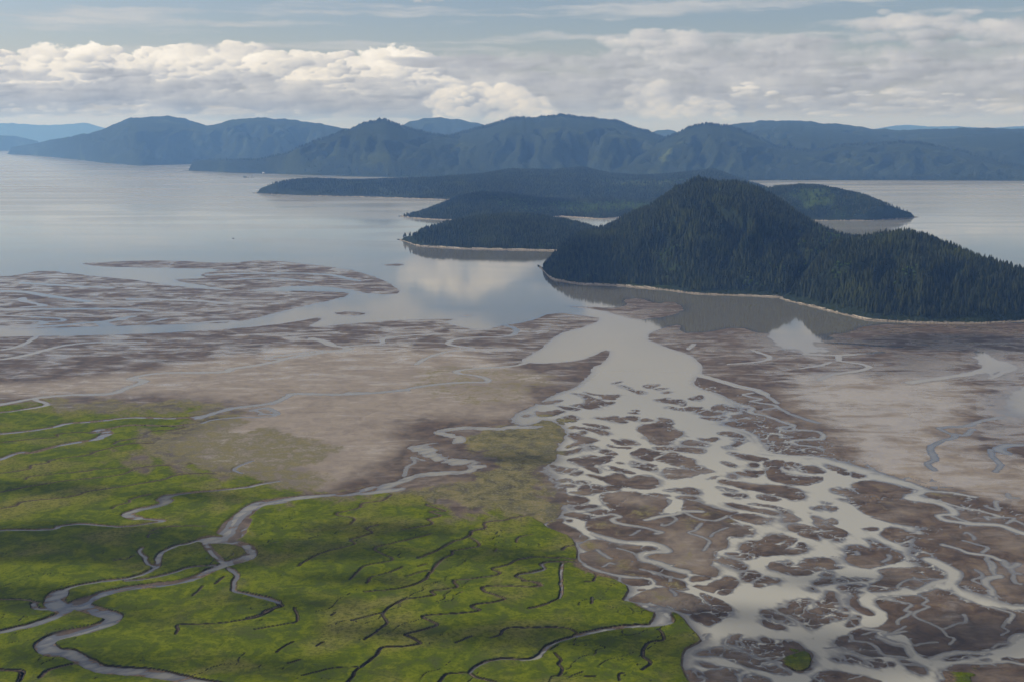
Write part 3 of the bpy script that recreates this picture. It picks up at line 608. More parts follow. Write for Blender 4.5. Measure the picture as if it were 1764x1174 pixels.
# channels: (tile, width in pixels across, bed height, bank slope, points); slope > .5 is a creek cut into the marsh
W, S = 'wide', 'soft'
CH = [
 # creeks across the flats on the left
 ('L', 7, -.4, .05, [(-300,520),(0,500),(140,475),(280,440),(450,425),(620,425)]), ('L', 6, -.3, .05, [(-200,465),(0,458),(90,440),(155,405)]),
 ('L', 9, -.5, .07, [(-300,715),(0,695),(150,670),(300,655),(480,648),(560,620),(630,595),(570,582),(700,560),(960,555),(1010,540),(1150,520),(1250,495),(1340,480),(1440,465),(1520,455),(1440,440),(1420,425),(1350,410)]),
 ('L', 6, -.3, .06, [(1250,495),(1160,500),(1200,485),(1400,462)]), ('L', 6, -.3, .05, [(1500,445),(1580,438),(1660,430),(1660,410),(1740,400),(1900,390)]),
 ('L', 10, -.5, .05, [(0,205),(100,208),(200,225),(380,250)]), ('L', 9, -.5, .05, [(-400,290),(0,285),(300,282),(520,282),(650,292)]), ('L', 7, -.3, .05, [(100,235),(110,250),(190,268),(100,275)]),
 ('L', 9, -.5, .05, [(-300,375),(0,365),(250,355),(400,340),(440,340),(520,325),(580,315)]), ('L', 12, -.5, .05, [(430,340),(510,372)]), ('L', 7, -.3, .05, [(-100,330),(150,335),(190,345),(100,358),(0,358)]),
 ('L', 6, -.3, .05, [(0,310),(120,315),(260,325),(270,335),(180,340)]), ('L', 6, -.3, .05, [(640,340),(720,325)]), ('L', 10, -.4, .05, [(840,350),(900,340),(1000,335),(1050,345)]),
 ('L', 9, -.3, .03, [(560,240),(800,245),(1000,258)]), ('L', 9, -.3, .03, [(100,170),(350,185),(480,190)]), ('L', 8, -.3, .04, [(900,135),(1100,128),(1400,132),(1550,160)]), ('L', 7, -.3, .04, [(960,155),(1200,150),(1350,165)]),
 ('L', 9, -.5, .08, [(860,757),(1000,715),(1180,690),(1250,660),(1290,648),(1500,652),(1764,635)]), ('L', 6, -.3, .08, [(1090,722),(1160,712),(1200,735),(1130,738)]),
 ('C', 9, -.5, .07, [(0,518),(200,512),(400,480),(560,465),(700,462),(700,445),(640,430),(560,420),(555,405),(700,390),(850,380),(950,340)]),
 ('C', 8, -.4, .07, [(340,375),(400,340),(500,310),(630,295),(520,275),(510,258),(600,240),(780,235),(850,215),(840,190),(790,178)]),
 ('C', 3, .1, .10, [(60,660),(70,640),(160,610),(260,605),(400,570),(470,550),(430,530),(560,520),(620,490)]),
 ('C', 12, -.6, .25, [(960,690),(850,690),(760,700),(600,695)]), ('C', 13, -.6, .3, [(600,695),(500,705),(465,720),(560,745),(540,770),(420,780),(355,797)]), ('C', 22, -.6, .3, [(355,797),(420,830),(500,860),(600,870),(650,892)]), ('C', 14, -.6, .3, [(650,892),(600,915),(400,930),(250,970),(100,1010),(0,1030)]),
 ('C', 7, -.2, .15, [(280,940),(300,890),(340,870),(320,845),(380,860)]),
 ('G', 14, -.6, .5, [(850,5),(600,35),(400,45),(150,70),(0,105)]),
 ('U', 20, -.5, .5, [(1764,745),(1640,765),(1560,815),(1480,880),(1440,940)]), ('V', 22, -.5, .5, [(1540,-10),(1500,40),(1470,90),(1400,112),(1310,105)]), ('V', 13, -.5, .7, [(1400,112),(1550,145),(1595,190),(1560,230),(1430,265),(1340,300)]),
 ('V', 14, -.5, .8, [(1340,300),(1250,345),(1100,385),(900,405),(700,440),(570,485)]), ('V', 20, -.5, .8, [(570,485),(520,525),(620,565),(700,585),(725,605),(680,640),(560,680),(400,712),(310,745),(285,780),(340,820),(440,830),(540,880),(650,930),(850,945),(1000,960),(1220,1010),(1600,1080)]),
 ('V', 9, -.4, .8, [(1300,100),(1200,130),(1110,150),(1020,195),(1000,250),(980,290),(850,345),(600,380),(450,410),(370,450)]), ('V', 22, -.5, .8, [(370,450),(345,500),(400,545),(530,500)]), ('V', 12, -.5, .8, [(380,560),(420,560),(330,605),(200,650),(0,695),(-300,760)]),
 ('V', 10, -.4, .6, [(1295,100),(1310,150),(1370,215),(1420,262)]), ('V', 7, -.3, .8, [(1350,270),(1200,285),(1050,330),(900,360),(800,370)]), ('V', 6, -.3, .8, [(900,160),(885,185),(920,220),(930,255),(980,280)]), ('V', 12, -.3, .6, [(1430,255),(1500,240),(1590,200)]),
 ('V', 8, -.1, .8, [(1450,290),(1500,330),(1480,400),(1490,435),(1600,460),(1764,505)]), ('G', 6, .0, .9, [(0,630),(90,650),(150,690),(100,710),(40,745),(-40,765)]), ('V', 4, .2, 1.0, [(-200,495),(0,488),(150,490),(250,510)]), ('V', 9, -.3, .8, [(210,515),(240,545),(340,550)]),
 ('V', 5, .1, .9, [(250,985),(330,930),(500,890)]), ('V', 6, .0, .9, [(-100,935),(100,940),(140,965),(120,1007)]),
 ('U', 10, -.4, .5, [(-200,200),(0,185),(150,165),(300,135),(220,102)]), ('U', 9, -.2, .7, [(-200,335),(0,320),(200,300),(350,275),(420,256),(620,240),(830,217),(1100,222),(1250,210),(1350,190),(1420,160),(1550,145),(1700,125),(1780,100)]),
 ('U', 5, .0, .8, [(600,310),(680,290),(830,265),(1100,270),(1280,250)]), ('U', 8, -.3, .5, [(1280,250),(1350,230),(1500,215),(1700,210),(1764,190)]), ('U', 7, -.3, .4, [(1610,170),(1680,192),(1760,195)]),
 ('U', 10, -.1, .8, [(-200,530),(0,480),(120,440),(200,440),(350,400),(450,380),(610,355)]), ('U', 12, -.4, .6, [(610,355),(640,340),(680,315),(640,295),(605,310)]),
 ('U', 3.5, .3, 1.2, [(-100,580),(0,570),(180,545),(200,520),(300,505),(330,485),(550,455),(600,435),(740,400),(850,380),(970,380),(1030,350),(1200,320),(1300,315)]),
 ('U', 4, .2, 1.2, [(-200,730),(0,690),(180,655),(400,620),(600,600),(780,575),(850,545),(950,525),(1150,515),(1350,490)]), ('U', 4.5, .2, 1.2, [(-100,800),(0,795),(100,775),(150,750),(400,725),(500,705),(560,685),(800,650),(950,625),(1050,605),(1120,580),(1300,570),(1450,578)]),
 ('U', 3.5, .3, 1.2, [(720,385),(760,365),(900,345),(1010,340)]), ('U', 3.5, .3, 1.2, [(920,325),(960,305),(1100,295),(1220,265)]), ('U', 3, .4, 1.2, [(160,610),(200,590),(400,570),(560,555),(600,545),(800,535)]),
 ('U', 9, -.4, .8, [(1764,620),(1640,640),(1550,660),(1350,680),(1180,695),(1060,715)]), ('U', 12, -.4, .7, [(1060,715),(1025,740),(1070,745),(1000,775),(880,800),(805,830),(870,855)]), ('U', 7, -.1, .8, [(870,855),(1040,870),(950,885),(820,905),(700,905),(520,890),(380,905),(320,925),(0,930),(-200,940)]),
 ('U', 4, .2, 1.2, [(820,750),(830,735),(950,700)]), ('U', 3, .4, 1.2, [(710,795),(740,775),(820,755)]), ('U', 7, -.2, .6, [(1530,568),(1480,545),(1540,510),(1600,490)]), ('U', 3.5, .3, 1.2, [(940,945),(1040,910),(1300,905)]),
 ('U', 3, .4, 1.2, [(370,335),(370,322),(480,312),(590,315)]), ('U', 3, .4, 1.2, [(0,378),(200,355),(360,345)]),
 # creeks in the near marsh
 ('G', 4, .2, 1.2, [(550,215),(580,180),(500,165),(475,150),(600,120),(630,90),(740,75),(800,40)]), ('G', 5, .2, 1.2, [(250,460),(350,400),(450,365),(580,330),(560,305),(680,265),(650,240),(715,215)]),
 ('G', 5, .1, 1.2, [(865,245),(1030,215),(1010,185),(1080,165),(1020,140),(1110,135),(1000,100),(1060,90),(1060,65),(1150,45),(1270,30),(1210,10)]), ('G', 5, .2, 1.2, [(550,540),(600,490),(650,455),(800,425),(750,390),(700,365),(720,345),(850,315),(1030,270)]),
 ('G', 7, .0, 1.2, [(950,415),(1080,360),(1150,320),(1240,290),(1270,255),(1340,235),(1340,205),(1450,190),(1540,170),(1680,150)]), ('G', 6, .1, 1.2, [(640,610),(850,590),(980,545),(1030,490),(1080,430),(1150,390),(1160,370),(1300,345),(1300,320),(1260,295)]),
 ('G', 6, .1, 1.2, [(640,890),(710,840),(770,790),(745,735),(860,660),(950,645),(1050,630),(1030,605),(1180,585),(1160,545),(1300,530),(1430,505),(1390,475),(1480,450),(1530,425),(1640,405),(1764,415)]), ('G', 3.5, .3, 1.2, [(745,735),(660,755),(560,780)]),
 ('G', 7, .0, 1.2, [(500,1180),(570,1110),(580,1080),(700,990),(740,940),(880,930),(965,910),(900,875),(890,855),(1060,810),(1000,770),(1000,750),(1230,735),(1310,720),(1265,700),(1290,685),(1400,670),(1460,650),(1370,620),(1330,600),(1350,580),(1500,575),(1620,580),(1670,570),(1540,530),(1540,510),(1660,490),(1690,470),(1670,445),(1764,430)]),
 ('G', 5, .2, 1.2, [(230,705),(245,780),(180,800),(0,830)]), ('G', 4, .3, 1.2, [(600,1050),(450,1060),(280,1100)]), ('G', 4, .3, 1.2, [(650,560),(680,525),(780,500),(860,465)]), ('G', 3.5, .4, 1.2, [(880,520),(980,490),(1020,488)]), ('G', 3.5, .4, 1.2, [(950,462),(1000,448)]),
 ('G', 6, .0, 1.2, [(1050,1180),(1100,1110),(1140,1090),(1250,1085)]), ('G', 13, -.4, 1.2, [(1250,1085),(1330,1025),(1450,1005),(1600,1005),(1660,980),(1700,930),(1764,900)]),
 ('G', 5, .2, 1.2, [(1370,880),(1430,865),(1440,840),(1520,820),(1764,822)]), ('G', 4, .3, 1.2, [(1170,910),(1270,870)]), ('G', 4, .3, 1.2, [(1600,710),(1700,685),(1764,655)]), ('G', 3.5, .4, 1.2, [(1400,375),(1410,355)]), ('G', 4, .3, 1.2, [(1530,320),(1540,290),(1620,275)]),
 ('G', 4, .3, 1.2, [(190,1030),(260,1010)]), ('G', 4, .3, 1.2, [(120,965),(160,935),(220,905)]), ('G', 3.5, .4, 1.2, [(360,930),(400,905)]), ('G', 3.5, .4, 1.2, [(445,750),(465,735)]), ('G', 12, -.2, 1.2, [(1250,1085),(1300,1115),(1400,1140)]),
 ('V', 5, .3, 1.2, [(1225,465),(1250,440),(1285,405)]), ('V', 5, .3, 1.2, [(1365,390),(1415,347)]), ('V', 4.5, .2, 1.2, [(1110,710),(1130,680),(1135,650),(1400,640),(1640,600),(1680,560),(1764,535)]), ('V', 3.5, .4, 1.2, [(1020,35),(1100,22),(1300,22)]), ('V', 3.5, .4, 1.2, [(940,95),(945,75),(1000,62)]), ('V', 4, .3, 1.2, [(720,240),(800,232),(850,212)]),
 ('N', 15, -.5, 1.2, [(0,1030),(100,1015),(150,960),(220,910),(380,860)]), ('N', 14, -.5, .8, [(380,860),(500,830),(700,800),(880,790),(990,775),(1015,740),(980,700)]), ('N', 12, -.4, .3, [(980,700),(900,680),(820,640)]),
 ('N', 6, .0, 1.2, [(-20,330),(100,320),(300,325),(370,338)]), ('N', 8, -.1, 1.2, [(-20,437),(120,410),(150,390),(140,360),(200,350),(390,350)]), ('N', 9, -.1, 1.2, [(275,360),(265,450),(270,560),(260,600)]), ('N', 4, .2, 1.2, [(260,600),(180,640),(50,670)]),
 ('N', 4, .2, 1.2, [(500,425),(505,460),(480,485),(430,490)]), ('N', 4.5, .2, 1.2, [(50,525),(120,510),(100,490),(0,485)]), ('N', 4, .3, 1.2, [(480,600),(475,640)]), ('N', 7, .1, 1.2, [(820,1100),(880,1050),(830,1000),(840,940),(890,905),(970,890),(960,840),(940,820)]),
 ('N', 7, .1, 1.2, [(220,980),(265,1030),(250,1060),(280,1090),(250,1140)]), ('N', 4, .3, 1.2, [(250,1140),(500,1145)]), ('N', 5, .1, 1.2, [(280,270),(300,250),(350,240)]), ('N', 4, .3, 1.2, [(665,1174),(665,1130),(700,1120)]), ('N', 4, .2, 1.2, [(0,810),(280,805),(380,845)]),
 # channels of the braided river that cut its bars
 (2, 9, -.5, .08, [(400,280),(470,300),(500,325),(650,365),(720,385),(690,425),(850,465),(1000,515),(1130,555),(1150,580),(1010,590),(1080,620),(1300,620),(1430,640),(1470,690),(1400,710),(1150,728),(1180,770),(1400,800),(1470,825)]),
 (2, 14, -.6, .06, [(-100,440),(0,470),(300,555),(600,620),(720,680),(800,800),(870,870)]), (2, 17, -.7, .06, [(780,850),(1100,895),(1400,915),(1730,1005)]), (5, 18, -.7, .06, [(0,145),(200,200),(400,250),(600,300),(720,350)]), (5, 10, -.6, .06, [(600,330),(760,370),(1000,385),(1250,430)]),
 (5, 14, -.6, .06, [(720,350),(720,390),(600,420),(680,450),(900,490),(1030,550),(1050,600),(910,615),(970,660),(1200,690),(1500,710),(1741,790),(2400,900)]), (5, 7, -.5, .06, [(680,430),(850,455),(1080,520),(1300,565),(1500,620)]), (5, 7, -.4, .06, [(1000,610),(1150,660),(1250,690)]),
 (5, 6, -.3, .06, [(1741,700),(1640,660),(1560,690),(1640,640),(1400,630),(1380,640),(1400,655)]), (5, 5, -.2, .06, [(1150,790),(1180,780),(1250,820),(1250,850)]), (5, 6, -.3, .06, [(1150,860),(1250,890),(1370,920),(1390,945),(1330,975)]), (5, 6, -.3, .06, [(1360,520),(1480,560),(1460,490),(1480,470)]), (5, 6, -.2, .05, [(1590,400),(1600,430),(1680,440)]),
 (5, 10, -.5, .06, [(940,900),(1050,930),(1200,985),(1380,1005),(1500,1050)]), (5, 8, -.3, .05, [(1380,1010),(1380,1050),(1430,1090),(1440,1160)]), (5, 12, -.3, .05, [(1540,1060),(1600,1130),(1680,1090)]),
 (5, 7, -.3, .05, [(80,970),(100,1000)]), (5, 7, -.3, .05, [(400,1000),(420,1030),(350,1070)]),
 (8, 22, -.7, .08, [(560,-40),(680,20),(800,90),(770,180),(740,230)]), (8, 18, -.7, .08, [(760,190),(900,310),(1040,370)]), (8, 10, -.6, .08, [(1040,370),(1200,410),(1496,440),(2500,520)]), (8, 6, -.4, .06, [(1100,410),(1250,450),(1390,500),(1340,580)]),
 (8, 16, -.6, .08, [(730,160),(600,200),(480,260),(350,290),(0,300),(-100,320)]), (8, 5, -.3, .08, [(720,150),(560,155),(350,160),(240,225),(300,240),(420,260)]), (8, 6, -.3, .08, [(330,300),(170,330),(150,360),(370,400),(320,460),(380,480),(340,520),(260,560),(250,600)]),
 (8, 5, -.3, .08, [(440,310),(520,340),(540,365),(490,400),(550,430),(420,480),(440,540),(560,590),(680,650),(740,720),(810,740),(770,800)]), (8, 5, -.2, .06, [(700,650),(830,600),(920,580),(900,500)]), (8, 5, -.2, .06, [(420,810),(500,790),(640,780)]), (8, 12, -.5, .08, [(60,730),(200,790),(320,810),(380,900),(480,960),(620,1050),(680,1140)]),
 (8, 13, -.5, .08, [(560,960),(760,890),(900,880),(1100,890),(1300,850),(1400,800),(1380,760),(1440,715),(1600,700)]), (8, 9, -.5, .08, [(900,960),(1100,930),(1300,910),(1700,910)]), (8, 9, -.5, .08, [(620,1000),(900,980),(1100,985),(1300,970),(1500,1000)]), (8, 5, -.2, .06, [(1180,840),(1240,800),(1360,790)]),
 (8, 12, -.4, .08, [(1260,120),(1130,150),(1120,200),(1180,260),(1180,310)]), (8, 6, -.3, .06, [(1140,-20),(1190,90),(1250,130)]), (8, 5, -.2, .06, [(1020,60),(1090,120),(990,160),(1060,200)]), (8, 9, -.2, .05, [(1370,50),(1390,90),(1450,100)]), (8, 6, -.2, .05, [(1390,110),(1400,180),(1450,200)]), (8, 5, -.2, .06, [(1120,310),(1180,345)]), (8, 4, -.1, .06, [(1350,540),(1280,620),(1340,670),(1260,710)]),
 (8, 9, -.4, .08, [(-90,640),(120,680),(60,720)]), (7, 6, -.3, .08, [(1060,650),(1100,720),(1250,740),(1350,800),(1420,870),(1659,900)]), (7, 5, -.2, .08, [(1190,650),(1350,620),(1500,640),(1659,560)]), (7, 7, -.3, .08, [(1659,620),(1480,650),(1380,690),(1500,760),(1659,790)]),
 (7, 6, -.3, .06, [(640,280),(650,340),(560,350)]), (6, 6, -.3, .06, [(1170,760),(1300,780),(1420,840),(1520,890),(1700,930)]), (6, 7, -.3, .06, [(600,160),(650,190),(660,220)]),
 (3, 9, -.4, .06, [(750,440),(850,420),(950,400),(1040,430),(960,450),(1000,490),(1150,520),(1300,545),(1470,590),(1420,605)]), (3, 5, -.2, .06, [(1250,570),(1150,620)]), (3, 12, -.5, .06, [(1900,370),(1700,370),(1650,400),(1480,420),(1320,460)]), (3, 5, -.2, .06, [(1560,410),(1640,460),(1500,520),(1480,500)]),
 (3, 18, -.5, .06, [(700,600),(900,660),(1100,700),(1400,715),(1530,790),(1440,800),(1270,830),(1300,890),(1450,920),(1600,980),(1740,1010)]), (3, 6, -.3, .06, [(790,780),(850,820),(940,870)]), (3, 5, -.2, .06, [(1000,760),(1150,800),(1230,850)]), (3, 9, -.4, .08, [(660,940),(800,1000),(1000,1050),(1250,1080)]),
 (3, 5, -.2, .06, [(980,930),(930,920),(860,960)]), (3, 6, -.2, .06, [(1560,250),(1600,300),(1560,350)]), (4, 6, -.3, .06, [(0,380),(120,440),(280,470),(400,440),(440,420)]), (4, 6, -.3, .06, [(180,500),(110,570),(40,600),(200,650),(260,700),(200,780)]), (4, 4, -.2, .06, [(280,640),(300,600),(400,560),(450,540)]),
 # rills on the flats at the right
 ('R', 9, -.3, .05, [(690,200),(850,205),(1060,190)]), ('R', 8, -.3, .05, [(845,205),(845,222),(860,235),(960,250),(1000,265),(950,280),(820,300),(750,325)]), ('R', 13, -.4, .05, [(1540,190),(1590,230),(1580,270),(1500,295),(1380,315),(1200,340)]), ('R', 7, -.3, .04, [(650,130),(900,150),(1160,165)]),
 ('R', 8, -.3, .06, [(1660,510),(1550,530),(1470,555),(1350,565),(1390,590),(1420,610),(1330,640),(1300,670),(1330,720),(1290,740),(1320,775)]), ('R', 14, -.4, .06, [(1764,650),(1690,650),(1640,670),(1680,690)]), ('R', 7, -.3, .06, [(1600,670),(1610,710),(1650,750),(1620,780)]), ('R', 7, -.3, .06, [(1390,590),(1470,600),(1510,570)]), ('R', 7, -.2, .05, [(1600,320),(1660,290),(1720,270)]),
 ('R', 6, -.2, .04, [(420,180),(500,210),(470,235),(300,250)]), ('R', 6, -.2, .04, [(100,175),(130,150)]), ('R', 6, -.2, .04, [(660,270),(760,255),(810,240)]),
 (2, 16, -.6, .03, [(100,20),(350,90),(560,150),(740,190),(850,235)]), (2, 7, -.3, .03, [(850,235),(950,310),(990,330)]), (2, 7, -.4, .05, [(730,225),(620,240),(700,265),(810,290),(700,310),(800,330),(950,350),(1000,385)]), (2, 9, -.15, .03, [(1000,385),(1100,440),(1250,490),(1400,540)]), (2, 6, -.2, .05, [(850,400),(950,385),(1000,375)]),
]
GRASS = [(-3000, 690), (-200, 694), (100, 698), (230, 705), (350, 699), (330, 730), (270, 752), (250, 775), (340, 800), (420, 815), (470, 840), (540, 850), (640, 853), (720, 850), (780, 872), (850, 880), (900, 886), (935, 900),
         (948, 912), (973, 919), (989, 932), (992, 949), (995, 967), (1003, 971), (1037, 985), (1069, 1002), (1083, 1013), (1077, 1026), (1072, 1035), (1097, 1038), (1118, 1046), (1130, 1056), (1123, 1067), (1119, 1076),
         (1125, 1081), (1154, 1078), (1158, 1071), (1154, 1056), (1162, 1056), (1179, 1067), (1190, 1082), (1204, 1098), (1209, 1105), (1185, 1114), (1177, 1123), (1175, 1140), (1176, 1158), (1190, 1178), (1217, 1195), (1240, 1400), (1280, 3000), (-3000, 3000)]
ISLETS = [tile(7, [(300, 940), (350, 895), (500, 850), (560, 840), (620, 890), (635, 960), (600, 1050), (470, 1070), (350, 1000)]),
          tile(7, [(365, 822), (400, 812), (525, 835), (450, 862)]),
          tile(8, [(650, 1110), (700, 1080), (850, 1080), (980, 1085), (1030, 1120), (960, 1130), (1010, 1220), (700, 1240), (710, 1150)]),
          tile(8, [(970, 995), (1040, 988), (1055, 1040), (970, 1055)])]
SEDGE = [(1.0, [(820, 742), (900, 735), (943, 722), (970, 737), (975, 755), (955, 775), (960, 789), (935, 806), (957, 823), (960, 838), (945, 851), (970, 872), (930, 903), (900, 890), (760, 872), (640, 853), (700, 838), (790, 822), (830, 805), (815, 775)]),
         (.75, [(-3000, 672), (60, 690), (200, 690), (420, 690), (440, 715), (400, 745), (470, 735), (560, 755), (600, 775), (540, 800), (560, 830), (450, 845), (250, 810), (200, 720), (-3000, 730)]),
         (.45, [(700, 640), (760, 628), (860, 635), (960, 640), (940, 680), (830, 705), (740, 690)]),
         (.8, tile(3, [(1100, 340), (1200, 310), (1350, 300), (1480, 380), (1420, 460), (1280, 490), (1130, 440)])), (.9, tile(3, [(950, 480), (1060, 550), (1110, 600), (1040, 640), (960, 590)])), (.8, tile(3, [(740, 470), (900, 440), (960, 500), (860, 570), (790, 540)])),
         (.9, tile(3, [(640, 730), (700, 690), (780, 750), (720, 790)])), (.7, tile(3, [(740, 890), (800, 800), (920, 880), (830, 930)])), (.9, tile(3, [(980, 900), (1090, 900), (1120, 970), (1250, 1060), (1080, 1040)])), (.7, tile(3, [(1630, 430), (1900, 430), (1950, 560), (1700, 520)])), (.8, tile(3, [(1490, 540), (1610, 570), (1560, 610)])),
         (.8, tile(4, [(-30, 380), (120, 470), (90, 560), (-30, 560)])), (.8, tile(4, [(100, 270), (300, 350), (440, 390), (560, 510), (580, 560), (400, 480), (60, 390)])), (.6, tile(4, [(150, 580), (230, 500), (340, 560), (270, 650)])),
         (.8, tile(6, [(540, 100), (620, 40), (730, 90), (770, 160), (880, 230), (700, 180)])), (.6, tile(6, [(330, 190), (450, 170), (600, 190), (720, 250), (840, 290), (560, 300), (300, 270)])), (.5, tile(1, [(720, 980), (800, 930), (870, 950), (770, 1000), (820, 1080)])),
         (.5, tile(5, [(170, 480), (400, 460), (560, 500), (540, 600), (300, 580)])), (.7, tile(5, [(760, 390), (1000, 405), (1300, 440), (1200, 460), (900, 430)])), (.55, tile(4, [(-40, 740), (100, 780), (60, 980), (-40, 960)]))]
WET = [(.75, [(1330, 640), (1480, 620), (1600, 600), (1680, 640), (1720, 700), (1640, 740), (1580, 790), (1560, 830), (1480, 800), (1420, 740), (1360, 690)]), (.52, [(1220, 580), (1330, 570), (1500, 590), (1700, 610), (1764, 560), (1950, 560), (1950, 900), (1640, 850), (1500, 790), (1300, 660)]),
       (.5, [(-3000, 450), (200, 450), (560, 450), (690, 500), (560, 540), (500, 560), (0, 585), (-3000, 590)]), (.45, [(-3000, 590), (0, 590), (500, 565), (800, 550), (980, 550), (900, 620), (620, 620), (300, 640), (-3000, 660)]),
       (.45, [(1600, 960), (1720, 1020), (1740, 1090), (1620, 1110), (1540, 1080), (1560, 1030)])]
SAND = [(.95, [(-3000, 640), (0, 660), (300, 625), (520, 590), (700, 600), (820, 600), (880, 630), (960, 660), (900, 710), (850, 725), (720, 730), (700, 800), (600, 840), (480, 835), (280, 790), (340, 740), (440, 700), (200, 680), (-3000, 690)]),
        (.9, [(1340, 650), (1500, 640), (1690, 650), (1700, 720), (1640, 760), (1760, 800), (3000, 830), (3000, 900), (1640, 860), (1480, 800), (1400, 730)]), (.85, tile(3, [(860, 200), (1200, 180), (1500, 250), (1420, 380), (1100, 340), (980, 300)])), (.8, tile(3, [(1380, 560), (1900, 560), (2050, 700), (1950, 960), (1560, 850), (1450, 690)])),
        (.8, tile(5, [(160, 470), (560, 480), (860, 620), (900, 700), (800, 730), (500, 640), (200, 560)])), (.85, tile(5, [(900, 820), (1100, 770), (1250, 960), (1741, 860), (3000, 850), (3000, 1150), (1500, 1000), (1100, 930)])), (.8, tile(6, [(250, 250), (450, 160), (620, 170), (900, 290), (800, 320), (500, 290)])),
        (.7, tile(8, [(700, 640), (1000, 560), (1300, 500), (1496, 500), (4000, 520), (4000, 680), (1400, 690), (1100, 780), (800, 790)])), (.8, tile(8, [(1000, 0), (1496, 40), (4000, 60), (4000, 350), (1300, 280)])), (.8, tile(8, [(780, 1080), (1000, 1010), (1400, 1060), (1350, 1170), (1050, 1180)]))]

# ------------------------------------------------------------------ the grid of the flats
xs = np.concatenate([np.linspace(-1700, -140, 30, endpoint=False), np.arange(-140, 1905, 1.7), np.linspace(1905, 3500, 30)])
ys = np.concatenate([HY + 22 + (205 - 22) * np.linspace(0, 1, 110, endpoint=False) ** 1.3, np.arange(427, 1262, 1.1), np.linspace(1262, 2300, 60)])
GX, GY = np.meshgrid(xs, ys)
X, Y = ground(GX, GY)
NY, NX = GX.shape


def smooth_closed(pts, n=2):
    p = np.array(pts, float)
    for _ in range(n):
        q = np.roll(p, -1, 0)
        p = np.stack([0.75 * p + 0.25 * q, 0.25 * p + 0.75 * q], 1).reshape(-1, 2)
    return p


def smooth_open(pts, n=4):
    p = np.array(pts, float)
    if len(p) < 3:
        return p
    q = np.vstack([2 * p[0] - p[1], p, 2 * p[-1] - p[-2]])
    out = []
    for i in range(1, len(q) - 2):
        a, b, c, d = q[i - 1], q[i], q[i + 1], q[i + 2]
        for t in np.linspace(0, 1, n, endpoint=False):
            out.append(0.5 * ((2 * b) + (c - a) * t + (2 * a - 5 * b + 4 * c - d) * t * t + (3 * b - a - 3 * c + d) * t ** 3))
    out.append(p[-1])
    return np.array(out)


# gentle wander of every traced line
wx = fbm(X / 60, Y / 60, 1, 3); wy = fbm(X / 60, Y / 60, 2, 3)
wx2 = fbm(X / 14, Y / 14, 3, 2); wy2 = fbm(X / 14, Y / 14, 4, 2)
dist_m = np.hypot(X, Y)
wamp = np.clip(dist_m / 1500.0, 0.7, 2.5)
wx3 = fbm(X / 5, Y / 7, 5, 2); wy3 = fbm(X / 5, Y / 7, 6, 2)
XW = X + (wx * 2.2 + wx2 * 1.6 + wx3 * 0.7) * wamp; YW = Y + (wy * 3.0 + wy2 * 2.2 + wy3 * 0.8) * wamp


def window(pp, pad_px):
    x0, x1 = np.searchsorted(xs, [pp[:, 0].min() - pad_px, pp[:, 0].max() + pad_px])
    y0, y1 = np.searchsorted(ys, [pp[:, 1].min() - pad_px * 0.8, pp[:, 1].max() + pad_px * 0.8])
    return slice(max(y0 - 1, 0), y1 + 1), slice(max(x0 - 1, 0), x1 + 1)


def sdf(pp, xw, yw):
    """signed distance in metres on the ground, > 0 inside; pp in pixels"""
    vx, vy = ground(pp[:, 0], pp[:, 1])
    d2 = np.full(xw.shape, 1e18); ins = np.zeros(xw.shape, bool)
    n = len(vx)
    for i in range(n):
        ax, ay, bx, by = vx[i - 1], vy[i - 1], vx[i], vy[i]
        ex, ey = bx - ax, by - ay
        L = ex * ex + ey * ey + 1e-9
        t = np.clip(((xw - ax) * ex + (yw - ay) * ey) / L, 0, 1)
        dd = (xw - ax - t * ex) ** 2 + (yw - ay - t * ey) ** 2
        np.minimum(d2, dd, out=d2)
        if (ay > by) != (ay < by) and ay == by:
            continue
        c = (ay > yw) != (by > yw)
        if c.any():
            xi = ax + (yw - ay) * ex / (ey if ey != 0 else 1e-9)
            ins ^= c & (xw < xi)
    d = np.sqrt(d2)
    return np.where(ins, d, -d)


def sdf_big(pts, rough=1):
    """for the large outlines: coarse grid, then bilinear"""
    pp = smooth_closed(pts, rough)
    return sdf(pp, XW, YW)


n_fine = fbm(X / 22, Y / 40, 21, 4, 0.55)
n_mid = fbm(X / 75, Y / 140, 22, 4, 0.55)
n_big = fbm(X / 300, Y / 420, 23, 4)
n_rim = fbm(X / 45, Y / 70, 27, 3)
n_str = fbm((X + 0.45 * Y) / 10, (Y - 0.3 * X) / 34, 28, 4, 0.6)
Z = np.full(X.shape, -1.2)


def raise_(Z, sl, d, h, inner, outer):
    up = np.where(d > 0, h * (1 - np.exp(-d / inner)), -1.2 * (1 - np.exp(d / outer)))
    Z[sl] = np.maximum(Z[sl], up)


full = (slice(None), slice(None))
dW = sdf_big(LAND_WEST); raise_(Z, full, dW, 0.55, 22, 16)
dE = sdf_big(LAND_EAST); raise_(Z, full, dE, 0.50, 26, 16)
for k, h, pts in BARS:
    pp = smooth_closed(tile(k, pts), 1)
    sl = window(pp, 30)
    d = sdf(pp, XW[sl], YW[sl]) + (2.3 if h >= .35 else 1.5)
    far = k == 'L' or k == 'C'
    vary = 0.22 + 3.6 * np.clip(0.45 + 0.8 * n_rim[sl] + 0.5 * n_str[sl], 0, 1) ** 2.2
    raise_(Z, sl, d, h, 14 if far else 6.0, (22 if far else 5.5) * vary)
